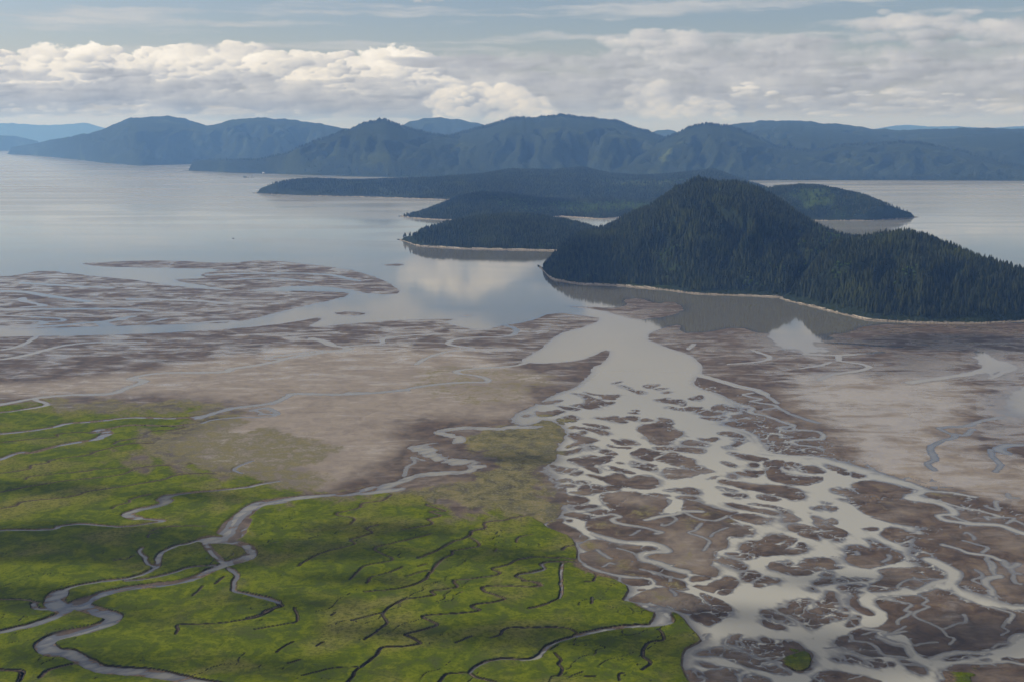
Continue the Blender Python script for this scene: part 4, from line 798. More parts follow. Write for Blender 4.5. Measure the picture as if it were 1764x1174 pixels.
# low relief on the mud: swales hold water
land = sstep(Z, -0.3, 0.25)
nearf = 0.12 + 0.88 * sstep(-dist_m, -2400, -1800)
zr = (n_fine * 0.18 + n_mid * 0.22 + n_str * 0.24) * nearf * land
Z = Z + zr * (0.55 + 0.45 * sstep(Z, 0.6, 0.2))
rillw = np.abs(fbm(X / 34, Y / 60, 31, 4, 0.55))
rillmask = sstep(fbm(X / 160, Y / 240, 33, 3), 0.02, 0.25) * land
Z = Z - 0.55 * np.exp(-(rillw / 0.05) ** 2) * rillmask * sstep(GX, 900, 980) * sstep(GY, 600, 700)

# finer threads and slivers of the braid
braid = sdf_big([(905, 700), (960, 670), (1040, 640), (1200, 645), (1330, 690), (1440, 750), (1560, 800), (1700, 850), (1950, 900), (1950, 1300), (1190, 1300), (1170, 1110), (1060, 1040), (985, 960), (930, 900), (930, 810), (940, 730)])
braid = sstep(braid, -20, 60)
fx = X + 14 * fbm(X / 30, Y / 30, 51, 3); fy = Y + 14 * fbm(X / 30, Y / 30, 52, 3)
ua = (fx * .94 - fy * .34); va = (fy * .94 + fx * .34)
sl_n = fbm(ua / 44, va / 15, 53, 4, .5)
wat = sstep(-Z, 0.02, 0.5)
sliver = np.clip((sl_n - 0.36) * 3.0, 0, 1.1) * braid * wat * sstep(n_rim, -.1, .2)
Z = np.where(sliver > 0, np.maximum(Z, np.minimum(Z + sliver, 0.22)), Z)
for (su_, sv_, sd_, wd_, lo_) in ((64, 27, 54, .040, -.3), (36, 17, 64, .050, -.05)):
    th_n = np.abs(fbm(ua / su_, va / sv_, sd_, 2, .4))
    thm = sstep(fbm(X / 80, Y / 80, sd_ + 1, 3), lo_, lo_ + .25) * braid * land
    Z = Z - 0.80 * np.exp(-(th_n / wd_) ** 2) * thm * sstep(-Z, -0.85, -0.4)

# marsh platform
dG = sdf_big(GRASS)
east = sstep(GX, 860, 930) * sstep(dG, -60, -8)
n_tong = fbm((X * .8 + Y * .6) / 46, (Y * .8 - X * .6) / 210, 29, 4, .55)
dGn = dG + n_mid * 60 + n_tong * 95 + n_big * 60
gedge = (1 - east) * sstep(dGn, -70, 110) + east * sstep(dG, -1.5, 1.5)
marsh_h = 1.75 + n_big * 0.22 + n_mid * 0.12 + n_fine * 0.06
Z = Z + (marsh_h - Z) * gedge
grass = (1 - east) * sstep(dGn + n_fine * 22, -35, 65) + east * sstep(dG, -1, 2)
islet_id = np.zeros(X.shape, int)
for i, pts in enumerate(ISLETS):
    pp = smooth_closed(pts, 2); sl = window(pp, 30)
    d = sdf(pp, XW[sl], YW[sl])
    e = sstep(d, -1.2, 1.0)
    Z[sl] = np.maximum(Z[sl], -1.2 + (1.3 + 1.2) * e)
    grass[sl] = np.maximum(grass[sl], sstep(d, -0.6, 0.6))
    islet_id[sl] = np.where(d > -0.2, i + 1, islet_id[sl])
cr_u = (X * .80 + Y * .60); cr_v = (Y * .80 - X * .60)
cw = 26 * fbm(X / 60, Y / 60, 56, 3)
tiny = np.abs(fbm((cr_u + cw) / 130, (cr_v + cw) / 48, 57, 3, .5))
tmask = sstep(fbm(X / 150, Y / 170, 58, 3), 0.0, 0.16) * (grass > .75)
tw = 0.012 + 0.010 * sstep(dist_m, 1200, 2200)
Z = Z - 1.15 * np.exp(-(tiny / tw) ** 2) * tmask * sstep(-dist_m, -1650, -1350)
pit = fbm(X / 7, Y / 9, 59, 2)
Z = Z - 0.9 * sstep(pit, .50, .62) * sstep(n_mid, .05, .3) * (grass > .8) * sstep(-dist_m, -1500, -1200)
sedge = np.zeros(X.shape)
for a, pts in SEDGE:
    pp = smooth_closed(pts, 2); sl = window(pp, 40)
    d = sdf(pp, XW[sl], YW[sl])
    sedge[sl] = np.maximum(sedge[sl], a * sstep(d + (n_mid[sl] * 34 + n_fine[sl] * 14 + n_big[sl] * 40) * np.clip(dist_m[sl] / 1500, .4, 1.6) * (1.6 if len(pts) > 12 else .45), -14, 22))
wet = 0.12 + 0.34 * sstep(dist_m, 1900, 2700)
for a, pts in WET:
    d = sdf_big(pts); wet = np.maximum(wet, a * sstep(d + n_big * 60, -40, 60))
sand = np.full(X.shape, 0.12)
for a, pts in SAND:
    d = sdf_big(pts); sand = np.maximum(sand, a * sstep(d + n_mid * 50 + n_big * 60, -45, 70))
Z = Z + 0.35 * sedge * (1 - gedge) * land
Z = Z + 0.15 * sand * (1 - gedge) * land
for k, pts in POOLS:
    pp = smooth_closed(tile(k, pts), 2); sl = window(pp, 30)
    d = sdf(pp, XW[sl], YW[sl]) + n_mid[sl] * 45 + n_str[sl] * 14
    wet[sl] = np.maximum(wet[sl], 0.95 * sstep(d, -110, 10))
    Z[sl] = np.minimum(Z[sl], np.where(d > 0, -0.5 * (1 - np.exp(-d / 25)), 0.6 * (1 - np.exp(d / 40))))

creek_mud_shade = np.zeros(X.shape)  # where thin creeks get dark mud and painted bank shade
# channels and creeks
n_bed = fbm((X * .8 + Y * .6) / 34, (Y * .8 - X * .6) / 13, 60, 4, .5)
for k, wpx, bed, slope, pts in CH:
    wpx = wpx * {'L': 1.7, 'C': 1.25, 'R': 1.4, 5: 1.25, 8: 1.3, 7: 1.3, 4: 1.3, 3: 1.2, 2: 1.15}.get(k, 1.0)
    pp = smooth_open(tile(k, pts), 5)
    vx, vy = ground(pp[:, 0], pp[:, 1])
    hw = wpx * 0.5 * np.hypot(vx, vy) / F
    creek = slope > 0.45
    cell = 1.1 * np.hypot(vx, vy) ** 2 / (ALT * F)
    floor_w = 0.40 * cell
    reach = 14 if creek else 40
    if wpx >= 12 and 0.25 <= slope < 1.0 and k in ('V', 'U', 'C', 'G'):
        hw = hw * 1.45
    if slope > 1.0:
        hw = np.maximum(hw * 0.40, floor_w)
    for i in range(len(pp) - 1):
        sl = window(pp[i:i + 2], reach + wpx)
        xw, yw = (XW[sl], YW[sl]) if not creek else (X[sl] + wx2[sl] * 1.5, Y[sl] + wy2[sl] * 1.5)
        ax, ay, ex, ey = vx[i], vy[i], vx[i + 1] - vx[i], vy[i + 1] - vy[i]
        t = np.clip(((xw - ax) * ex + (yw - ay) * ey) / (ex * ex + ey * ey + 1e-9), 0, 1)
        dd = np.hypot(xw - ax - t * ex, yw - ay - t * ey)
        h_ = hw[i] + (hw[i + 1] - hw[i]) * t
        # taper at free ends
        o = dd - h_ * (1 + 0.35 * wy[sl])
        prof = bed * np.clip(-o / (h_ * 0.6 + 0.1), 0, 1) if bed < 0 else np.full(o.shape, bed)
        if wpx >= 9 and slope >= 0.25:
            prof = prof + np.clip(n_bed[sl] * 1.5 + 0.02, -0.3, 0.75)
        zc = np.where(o > 0, (max(bed, 0.0)) + o * (min(slope * 2.2, 1.45 / cell[i]) if slope > .6 else slope), prof)
        Z[sl] = np.minimum(Z[sl], zc)
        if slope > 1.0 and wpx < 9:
            creek_mud_shade[sl] = np.maximum(creek_mud_shade[sl], 0.8 * sstep(-o, -0.45 * cell[i], 0.30 * cell[i]))
for k, pts in [('V', [(1310, 60), (1390, 5), (1450, -15), (1405, 60), (1335, 88)]), ('V', [(1420, 118), (1490, 70), (1520, 30), (1535, 90), (1485, 130)]), ('V', [(1330, 140), (1480, 162), (1560, 178), (1540, 205), (1400, 242), (1370, 210)]),
               ('V', [(1460, 245), (1540, 220), (1565, 240), (1490, 272)]), ('V', [(440, 505), (480, 470), (570, 462), (560, 500), (480, 522)]), ('V', [(530, 458), (620, 418), (760, 388), (700, 422), (600, 452)]), ('V', [(700, 438), (860, 405), (930, 398), (720, 442)]),
               ('V', [(940, 402), (1100, 365), (1250, 338), (1130, 382)]), ('V', [(330, 715), (450, 678), (560, 642), (615, 648), (500, 682), (400, 714)]), ('U', [(1560, 835), (1640, 790), (1764, 762), (1764, 800), (1640, 855), (1540, 925), (1480, 955), (1520, 880)]),
               ('C', [(460, 832), (510, 818), (500, 847)]), ('C', [(540, 892), (600, 883), (612, 900), (560, 907)]), ('C', [(380, 782), (480, 768), (540, 773), (460, 792)]), ('C', [(510, 715), (580, 712), (560, 722)]), ('G', [(60, 100), (200, 85), (330, 75), (250, 100), (100, 125)]), ('G', [(450, 38), (560, 12), (640, 12), (520, 40)])]:
    pp = smooth_closed(tile(k, pts), 2); sl = window(pp, 16)
    d = sdf(pp, X[sl] + wx2[sl] * 2, Y[sl] + wy2[sl] * 2)
    up = np.where(d > -6, 0.45 * sstep(d, -2.0, 3.5) - 0.12, -9)
    Z[sl] = np.where(Z[sl] < 0.6, np.maximum(Z[sl], up), Z[sl])
    grass[sl] = np.where((d > -4) & (Z[sl] < 0.6), 0.0, grass[sl])
# hold the land down to the water at the far rim
depth = np.clip(-Z, 0, 2.0)
milk = np.maximum(sstep(-dist_m, -2700, -1300) * (0.22 + 0.78 * sstep(GX, 880, 1010)), 0.60 * sstep(dist_m + n_big * 500, 4300, 6200))

# partition into faces
idx = np.arange(NY * NX).reshape(NY, NX)
quads = np.stack([idx[1:, :-1], idx[1:, 1:], idx[:-1, 1:], idx[:-1, :-1]], -1).reshape(-1, 4)
zf = Z.ravel(); gf = grass.ravel(); isf = islet_id.ravel()
zq = zf[quads]
isl = isf[quads].max(1); gq = gf[quads].mean(1)
is_land = zq.max(1) > -0.10
is_grass = is_land & (gq > 0.5) & (zq.max(1) > 0.15)
is_water = zq.min(1) < 0.02
V3 = np.stack([X.ravel(), Y.ravel(), zf], 1)
V0 = V3.copy(); V0[:, 2] = 0.0
ATT = {'creek_mud_shade': creek_mud_shade.ravel(), 'grass': gf, 'sedge': sedge.ravel(), 'wet': wet.ravel(), 'sand': sand.ravel()}


def sub(name, mask, verts, mats, attrs):
    f = quads[mask]
    used, inv = np.unique(f, return_inverse=True)
    return mesh_np(name, verts[used], inv.reshape(-1, 4), mats, True, {k_: v_[used] for k_, v_ in attrs.items()})


obj('water', sub('water', is_water, V0, [M_WATER], {'depth': depth.ravel(), 'milk': milk.ravel()}), kind='structure')
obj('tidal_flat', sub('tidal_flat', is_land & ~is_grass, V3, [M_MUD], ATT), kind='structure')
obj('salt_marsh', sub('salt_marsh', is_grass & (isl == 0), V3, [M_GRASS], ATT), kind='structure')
for i in range(len(ISLETS)):
    mk = is_grass & (isl == i + 1)
    if mk.any():
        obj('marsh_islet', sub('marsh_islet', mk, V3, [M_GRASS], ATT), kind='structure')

# ------------------------------------------------------------------ hills
class Hill:
    """a wooded height: shore line, crest line (pixel, pixel, distance) and the fall behind it"""
    def __init__(self, name, mat, crest, shore, back, rough, rscale, seed, tree_h=0.0, clear=None, step=3.0, rows=60, bow=0.85, toe=2.0, beach=6.0):
        self.beach = beach
        self.name = name; self.seed = seed; self.rough = rough; self.rscale = rscale; self.bow = bow; self.toe = toe
        c = np.array(crest, float)
        az, te = azel(c[:, 0], c[:, 1])
        o = np.argsort(az)
        self.caz = az[o]; self.cd = c[o, 2]; self.ch = np.maximum(ALT + te[o] * c[o, 2] - tree_h, 0.5)
        s = np.array(shore, float)
        sx, sy = ground(s[:, 0], s[:, 1])
        saz = np.arctan2(sx, sy); o = np.argsort(saz)
        self.saz = saz[o]; self.sd = np.hypot(sx, sy)[o]
        self.back = back; self.clear = clear or []
        self.a0, self.a1 = self.caz.min(), self.caz.max()
        self.mat = mat; self.step = step; self.rows = rows

    def cols(self, az):
        S = sum(np.interp(az + k * .002, self.saz, self.sd) for k in (-2, -1, 0, 1, 2)) / 5
        # smoothed crest
        e = 0.0035
        H = sum(np.interp(az + k * e, self.caz, self.ch) for k in (-1, -.5, 0, .5, 1)) / 5
        D = sum(np.interp(az + k * e, self.caz, self.cd) for k in (-2, -1, 0, 1, 2)) / 5
        D = np.maximum(D, S + 20)
        H = H * (1 + (0.045 if self.cd.max() > 10000 else 0.010) * fbm(az * float(np.mean(self.cd)) / 170, az * 0 + self.seed, self.seed + 33, 3, .6))
        return S, D, H

    def backs(self, az):
        e = np.minimum(az - self.a0, self.a1 - az)
        return self.back * (0.06 + 0.94 * sstep(e, 0.0, 0.06))

    def height(self, x, y):
        az = np.arctan2(x, y); r = np.hypot(x, y)
        S, D, H = self.cols(az)
        n = fbm(x / self.rscale, y / self.rscale, self.seed, 5, 0.52)
        rid = 1 - np.abs(fbm(x / (self.rscale * 0.8), y / (self.rscale * 0.8), self.seed + 50, 4)) * 2.2
        t = (r - S) / (D - S)
        b = (r - D) / self.backs(az)
        front = np.clip(t, 0, 1)
        f = np.where(t < 1, np.sin(front ** 1.12 * np.pi / 2), np.cos(np.clip(b, 0, 1) * np.pi / 2) ** 1.2)
        env = np.where(t < 1, np.clip(front * (1.0 - front) * 4.0, 0, 1), np.clip(1 - b, 0, 1) * np.clip(1.5 * b, 0, 1))
        fs = self.rscale * 0.60
        dm = float(np.mean(self.cd))
        vv = np.where(t < 1, front * 1.1, 1.1 + np.clip(b, 0, 1) * 1.1)
        fo = np.abs(fbm(az * dm / fs + 0.55 * n + 3.0 * self.seed, vv * 0.9 + 0.35 * n, self.seed + 90, 5, .55))
        h = H * f + env * H * self.rough * (0.35 * n + 0.9 * (0.42 - 1.55 * fo))
        h = np.where(t < 1, np.minimum(h, H * (0.25 + 0.75 * front ** 0.5) + 2), h)
        ends = np.minimum(sstep(az, self.a0 - 1e-4, self.a0 + 0.004), sstep(-az, -self.a1 - 1e-4, -self.a1 + 0.004))
        h = h * ends
        h = np.where(t <= 0, t * 6.0, h + self.toe * np.clip(front * 12, 0, 1) * ends)
        return np.where(b > 1, -3.0, h), t, b

    def build(self):
        da = self.step / F
        az = np.arange(self.a0 - 2 * da, self.a1 + 2 * da, da)
        S, D, H = self.cols(az)
        tt = np.concatenate([[-0.04], np.linspace(0, 1, self.rows), 1 + np.linspace(0, 1, self.rows // 2)[1:]])
        A, TT = np.meshgrid(az, tt)
        R = np.where(TT < 1, S + (D - S) * TT, D + (TT - 1) * self.backs(A))
        x = R * np.sin(A); y = R * np.cos(A)
        z, _, _ = self.height(x, y)
        z[-1] = -3.0; z[0] = np.minimum(z[0], -0.4)
        n, m_ = A.shape
        idx = np.arange(n * m_).reshape(n, m_)
        q = np.stack([idx[:-1, :-1], idx[:-1, 1:], idx[1:, 1:], idx[1:, :-1]], -1).reshape(-1, 4)
        cl = self.clear_at(x.ravel(), y.ravel())
        me = mesh_np(self.name, np.stack([x.ravel(), y.ravel(), z.ravel()], 1), q, [self.mat], True, {'clear': cl})
        return obj(self.name, me, kind='structure')

    def clear_at(self, x, y):
        c = np.zeros(x.shape)
        nn = fbm(x / 90, y / 90, 77, 3)
        for px, d, rx, ry, a in self.clear:
            az = math.atan((px - CX) / F / CT)
            cx, cy = d * math.sin(az), d * math.cos(az)
            q = ((x - cx) / rx) ** 2 + ((y - cy) / ry) ** 2
            c = np.maximum(c, a * np.clip(1.3 - q * 0.8 + nn * 0.9, 0, 1))
        return c

    def scatter(self, spacing, seed, tmax=1.0, bmax=0.25, thin=None):
        da = (self.a1 - self.a0)
        x0 = min(self.sd.min() * math.sin(self.a0), (self.cd.max() + self.back) * math.sin(self.a0)); x1 = max(self.sd.min() * math.sin(self.a1), (self.cd.max() + self.back) * math.sin(self.a1))
        y0 = self.sd.min() * 0.9; y1 = self.cd.max() + self.back * bmax
        rs = np.random.RandomState(seed)
        gx, gy = np.meshgrid(np.arange(x0, x1, spacing), np.arange(y0, y1, spacing * 0.9))
        gx[::2] += spacing * 0.5
        gx = (gx + rs.uniform(-.42, .42, gx.shape) * spacing).ravel(); gy = (gy + rs.uniform(-.42, .42, gy.shape) * spacing).ravel()
        z, t, b = self.height(gx, gy)
        az = np.arctan2(gx, gy)
        r = np.hypot(gx, gy)
        S, D, H = self.cols(az)
        ok = (t > 0) & (r - S > self.beach) & (b < bmax) & (az > self.a0 + 0.0015) & (az < self.a1 - 0.0015) & (z > 1.0)
        ok &= np.abs(az) < 0.62
        cl = self.clear_at(gx, gy)
        ok &= rs.rand(len(gx)) > cl * 0.9
        return np.stack([gx, gy, z], 1)[ok], cl[ok]


hills = {}


def hill(key, *a, **k):
    h = Hill(*a, **k); hills[key] = h; h.build(); return h


hill('A1', 'wooded_hill', M_NEAR,
     [(931, 455, 4000), (960, 428, 4080), (985, 406, 4150), (1050, 385, 4250), (1095, 366, 4320), (1130, 345, 4380), (1165, 323, 4420), (1200, 311, 4430), (1240, 314, 4430), (1275, 313, 4420), (1312, 325, 4400), (1350, 349, 4350), (1400, 384, 4260), (1450, 402, 4150), (1490, 412, 4050), (1540, 425, 3950), (1640, 460, 3900)],
     [(931, 458), (936, 468), (950, 482), (1000, 490), (1060, 492), (1150, 500), (1200, 507), (1300, 510), (1352, 513), (1420, 505), (1640, 480)], 700, 0.78, 330, 3, tree_h=20, beach=20, rows=90, step=2.5)
hill('A2', 'wooded_hill', M_NEAR,
     [(1345, 512, 3330), (1380, 478, 3420), (1410, 440, 3500), (1445, 412, 3560), (1500, 405, 3600), (1560, 394, 3600), (1600, 404, 3560), (1640, 424, 3500), (1700, 446, 3450), (1764, 464, 3420), (1850, 480, 3380), (1950, 505, 3200), (2050, 545, 3000)],
     [(1345, 514), (1365, 520), (1400, 528), (1450, 541), (1500, 552), (1600, 557), (1690, 557), (1764, 553), (1900, 552), (2060, 552)], 560, 0.72, 300, 5, tree_h=20, beach=20, rows=80, step=2.5)
hill('B', 'wooded_headland', M_NEAR,
     [(690, 411, 4900), (706, 402, 4950), (730, 391, 5000), (780, 378, 5150), (850, 369, 5250), (910, 366, 5300), (960, 375, 5300), (1005, 384, 5250), (1040, 396, 5150), (1100, 412, 5000)],
     [(690, 413), (720, 424), (800, 429), (930, 432), (1100, 436)], 420, 0.25, 260, 7, tree_h=18, beach=20, rows=60)
hill('C', 'wooded_headland', M_NEAR,
     [(692, 371, 6500), (715, 365, 6550), (740, 358, 6650), (790, 339, 6900), (830, 330, 7000), (880, 334, 7050), (930, 342, 7150), (1000, 345, 7250), (1060, 343, 7350), (1130, 345, 7400), (1200, 350, 7300), (1290, 365, 7100)],
     [(692, 373), (720, 377), (760, 379), (850, 381), (940, 378), (960, 373), (1040, 378), (1100, 372), (1290, 380)], 700, 0.25, 300, 9, tree_h=15, beach=30, rows=60,
     clear=[(1010, 6900, 260, 330, .75), (1090, 7050, 200, 300, .85), (900, 6650, 160, 200, .5)])
hill('D', 'wooded_island', M_FAR,
     [(441, 329, 8750), (455, 322, 8800), (475, 313, 8850), (530, 307, 8950), (600, 311, 8950), (690, 308, 9000), (750, 306, 9100), (830, 300, 9250), (880, 291, 9400), (950, 293, 9500), (1005, 288, 9600), (1050, 299, 9500), (1110, 303, 9400), (1170, 298, 9500), (1230, 291, 9500), (1270, 306, 9300), (1310, 318, 9000), (1340, 330, 8700)],
     [(441, 333), (470, 335), (520, 337), (640, 340), (760, 344), (900, 350), (1340, 350)], 900, 0.30, 420, 11, tree_h=12, beach=40, rows=60, clear=[(1100, 8700, 300, 260, .6)])
hill('D2', 'wooded_island', M_NEAR,
     [(1270, 330, 7000), (1330, 321, 7000), (1380, 317, 6950), (1410, 318, 6900), (1450, 326, 6800), (1490, 335, 6700), (1530, 351, 6550), (1560, 366, 6450), (1577, 374, 6380)],
     [(1270, 380), (1410, 380), (1460, 380), (1500, 380), (1545, 377), (1577, 374.5)], 500, 0.22, 280, 13, tree_h=14, beach=30, rows=50, clear=[(1390, 6700, 140, 170, .7), (1440, 6500, 110, 120, .45)])
FARSTEP = 4.0
hill('E1', 'forested_mountain', M_FAR,
     [(324, 291, 12000), (345, 284, 12050), (380, 283, 12100), (440, 281, 12150), (490, 269, 12400), (530, 250, 12700), (590, 228, 13100), (635, 213, 13300), (665, 207, 13400), (700, 222, 13500), (740, 232, 13600), (800, 240, 13700), (900, 262, 13500), (960, 285, 13000)],
     [(324, 294), (400, 298), (480, 300), (530, 302), (680, 306), (760, 306), (960, 306)], 1800, 0.85, 900, 15, rows=70, step=FARSTEP)
hill('E2', 'forested_mountain', M_FAR,
     [(690, 262, 14000), (745, 241, 14200), (800, 228, 14300), (850, 216, 14400), (880, 206, 14500), (905, 204, 14500), (935, 202, 14600), (960, 200, 14600), (1000, 203, 14600), (1040, 207, 14600), (1070, 212, 14500), (1100, 224, 14400), (1150, 240, 14200), (1220, 262, 13800), (1300, 290, 13000)],
     [(690, 300), (800, 305), (900, 306), (1300, 311)], 2200, 0.90, 950, 17, rows=70, step=FARSTEP)
hill('E3', 'forested_mountain', M_FAR,
     [(1060, 290, 12300), (1100, 268, 12600), (1150, 238, 12900), (1190, 220, 13000), (1220, 214, 13000), (1260, 220, 13000), (1300, 235, 12900), (1340, 255, 12700), (1400, 262, 12600), (1450, 252, 12900), (1500, 250, 12900), (1570, 245, 13000), (1640, 258, 12900), (1700, 275, 12500), (1764, 290, 12200), (1900, 300, 11500)],
     [(1060, 309), (1300, 311), (1764, 312), (1900, 312)], 1600, 0.85, 850, 19, rows=70, step=FARSTEP, clear=[(1137, 11850, 100, 230, .62), (1168, 12150, 90, 170, .55), (1580, 12300, 350, 300, .25)])
hill('E4', 'forested_range', M_FAR,
     [(1180, 240, 17000), (1250, 217, 17500), (1300, 211, 17800), (1350, 208, 18000), (1420, 213, 18000), (1500, 222, 18000), (1560, 225, 17800), (1640, 222, 17500), (1764, 222, 17300), (1900, 220, 17000), (2100, 225, 17000)],
     [(1180, 300), (2100, 300)], 2500, 0.8, 1200, 21, rows=50, step=FARSTEP)
hill('E5', 'forested_range', M_FAR,
     [(1240, 250, 15500), (1300, 226, 15800), (1400, 224, 15900), (1450, 228, 15800), (1500, 235, 15600), (1560, 243, 15300), (1640, 238, 15200), (1764, 232, 15200), (1950, 235, 15000), (2100, 240, 15000)],
     [(1240, 306), (2100, 308)], 2000, 0.8, 1000, 23, rows=50, step=FARSTEP)
hill('F1', 'forested_mountain', M_FAR,
     [(12, 264, 19500), (60, 253, 19300), (90, 243, 19000), (130, 236, 18800), (170, 228, 18500), (195, 218, 18400), (220, 206, 18300), (270, 200, 18300), (300, 203, 18300), (340, 212, 18300), (362, 217, 18300), (400, 207, 18400), (450, 203, 18500), (490, 206, 18500), (520, 210, 18500), (560, 216, 18500), (600, 222, 18500), (660, 240, 18000), (740, 270, 17000)],
     [(12, 265.5), (60, 268), (120, 274), (180, 281), (240, 286), (330, 283), (740, 283)], 3000, 0.9, 1200, 25, rows=70, step=FARSTEP)
hill('F2', 'far_mountain', M_FAR, [(640, 250, 21000), (700, 212, 21000), (740, 202, 21000), (790, 206, 21000), (830, 214, 21000), (900, 240, 21000)], [(640, 275), (900, 275)], 2500, 0.3, 1500, 27, rows=30, step=FARSTEP)
hill('F3', 'far_mountain', M_FAR, [(1080, 245, 22000), (1130, 225, 22000), (1155, 223, 22000), (1200, 245, 22000)], [(1080, 270), (1200, 270)], 2000, 0.3, 1500, 28, rows=30, step=FARSTEP)
hill('G1', 'far_headland', M_FAR, [(-300, 225, 25000), (-100, 230, 25000), (0, 235, 25000), (30, 237, 25000), (60, 245, 24500), (75, 249, 24300)], [(-300, 259), (75, 260)], 2500, 0.3, 1500, 29, rows=30, step=FARSTEP)
hill('G2', 'distant_range', M_FAR, [(-400, 214, 38000), (-150, 208, 38000), (0, 211, 38000), (20, 211, 38000), (70, 215, 38000), (110, 214, 38000), (150, 210, 38000), (172, 219, 38000), (230, 230, 38000), (300, 238, 38000)], [(-400, 247), (300, 247)], 3000, 0.25, 2500, 31, rows=24, step=FARSTEP)
hill('G3', 'distant_range', M_FAR, [(1480, 228, 36000), (1535, 217, 36000), (1560, 214, 36000), (1600, 218, 36000), (1650, 217, 36000), (1700, 221, 36000), (1760, 217, 36000), (1900, 214, 36000), (2100, 225, 36000)], [(1480, 248), (2100, 248)], 3000, 0.25, 2500, 33, rows=24, step=FARSTEP)

# ------------------------------------------------------------------ trees
def spruce_mesh(name, seed, tiers=9, seg=8, dead=False):
    rs = np.random.RandomState(seed)
    V = []; Fc = []
    for k in range(tiers):
        u = k / (tiers - 1)
        z0 = 0.06 + 0.80 * u; rad = (0.185 * (1 - u) ** 0.75 + 0.024) * rs.uniform(0.75, 1.2)
        top = min(z0 + 0.22 + 0.05 * (1 - u), 1.0) if k < tiers - 1 else 1.0
        n0 = len(V); ph = rs.rand() * 6.28
        V.append((rs.uniform(-.006, .006), rs.uniform(-.006, .006), top))
        n = seg
        for j in range(2 * n):
            a = ph + math.pi * j / n
            rr = rad * (rs.uniform(0.85, 1.25) if j % 2 == 0 else rs.uniform(0.42, 0.62))
            V.append((rr * math.cos(a), rr * math.sin(a), z0 - (0.035 if j % 2 == 0 else -0.02) + rs.uniform(-.012, .012)))
        for j in range(2 * n):
            Fc.append((n0, n0 + 1 + j, n0 + 1 + (j + 1) % (2 * n)))
    return mesh_np(name, V, Fc, [M_NEEDLE], False)


def trunk_mesh(name):
    V = []; Fc = []
    for k, (z, r) in enumerate([(-0.06, .020), (0.3, .014), (0.95, .003)]):
        for j in range(6):
            V.append((r * math.cos(j * math.pi / 3), r * math.sin(j * math.pi / 3), z))
    for k in range(2):
        for j in range(6):
            Fc.append((k * 6 + j, k * 6 + (j + 1) % 6, k * 6 + 6 + (j + 1) % 6, k * 6 + 6 + j))
    return mesh_np(name, V, Fc, [M_BARK], True)


def alder_mesh(name, seed):
    rs = np.random.RandomState(seed)
    V = []; Fc = []
    for k in range(120):
        d = rs.normal(size=3); d /= np.linalg.norm(d)
        r = rs.uniform(0.7, 1.0)
        c = np.array([d[0] * 0.42 * r, d[1] * 0.42 * r, 0.58 + d[2] * 0.40 * r])
        t = np.cross(d, rs.normal(size=3)); t /= np.linalg.norm(t); b = np.cross(d, t)
        s = rs.uniform(0.08, 0.15)
        n0 = len(V)
        V += [tuple(c + s * t), tuple(c + s * b + 0.03 * d), tuple(c - s * t), tuple(c - s * b - 0.03 * d)]
        Fc.append((n0, n0 + 1, n0 + 2, n0 + 3))
    return mesh_np(name, V, Fc, [M_LEAF], False)


CROWNS = [spruce_mesh('crown', 100 + i, tiers=8 + i % 3) for i in range(5)]
TRUNK = trunk_mesh('trunk')
ALDER = alder_mesh('alder_crown', 5)

near = []
for key, sp, sd in (('A1', 9.6, 1), ('A2', 9.4, 2)):
    p, cl = hills[key].scatter(sp, sd, bmax=0.18)
    near.append((key, p, cl))
rs = np.random.RandomState(3)
# front rows along the near shore stand as trees of their own
p2 = near[1][1]; hA2 = hills['A2']
az = np.arctan2(p2[:, 0], p2[:, 1]); S, D, H = hA2.cols(az)
front = np.where((az < 0.445) & (az > 0.245))[0]
front = front[np.argsort((np.hypot(p2[:, 0], p2[:, 1]) - S)[front])][:300]
protos = []
for i, k in enumerate(front):
    root = bpy.data.objects.new('spruce_tree', None); link(root)
    h = rs.uniform(13, 25)
    root.empty_display_size = 2.0
    root.location = (p2[k, 0], p2[k, 1], p2[k, 2] - 0.5)
    root.rotation_euler = (rs.uniform(-.03, .03), rs.uniform(-.03, .03), rs.uniform(0, 6.28))
    root.scale = (h * rs.uniform(.85, 1.15), h * rs.uniform(.85, 1.15), h)
    root['label'] = 'tall dark green spruce in the front rows above the driftwood shore of the rightmost hill'
    root['category'] = 'spruce'
    root['group'] = 'spruces in the front rows above the driftwood shore'
    c = bpy.data.objects.new('crown', CROWNS[i % 5]); link(c); c.parent = root
    t = bpy.data.objects.new('trunk', TRUNK); link(t); t.parent = root
    if i < 5:
        protos.append(c)
keep = np.ones(len(p2), bool); keep[front] = False
near[1] = ('A2', p2[keep], near[1][2][keep])



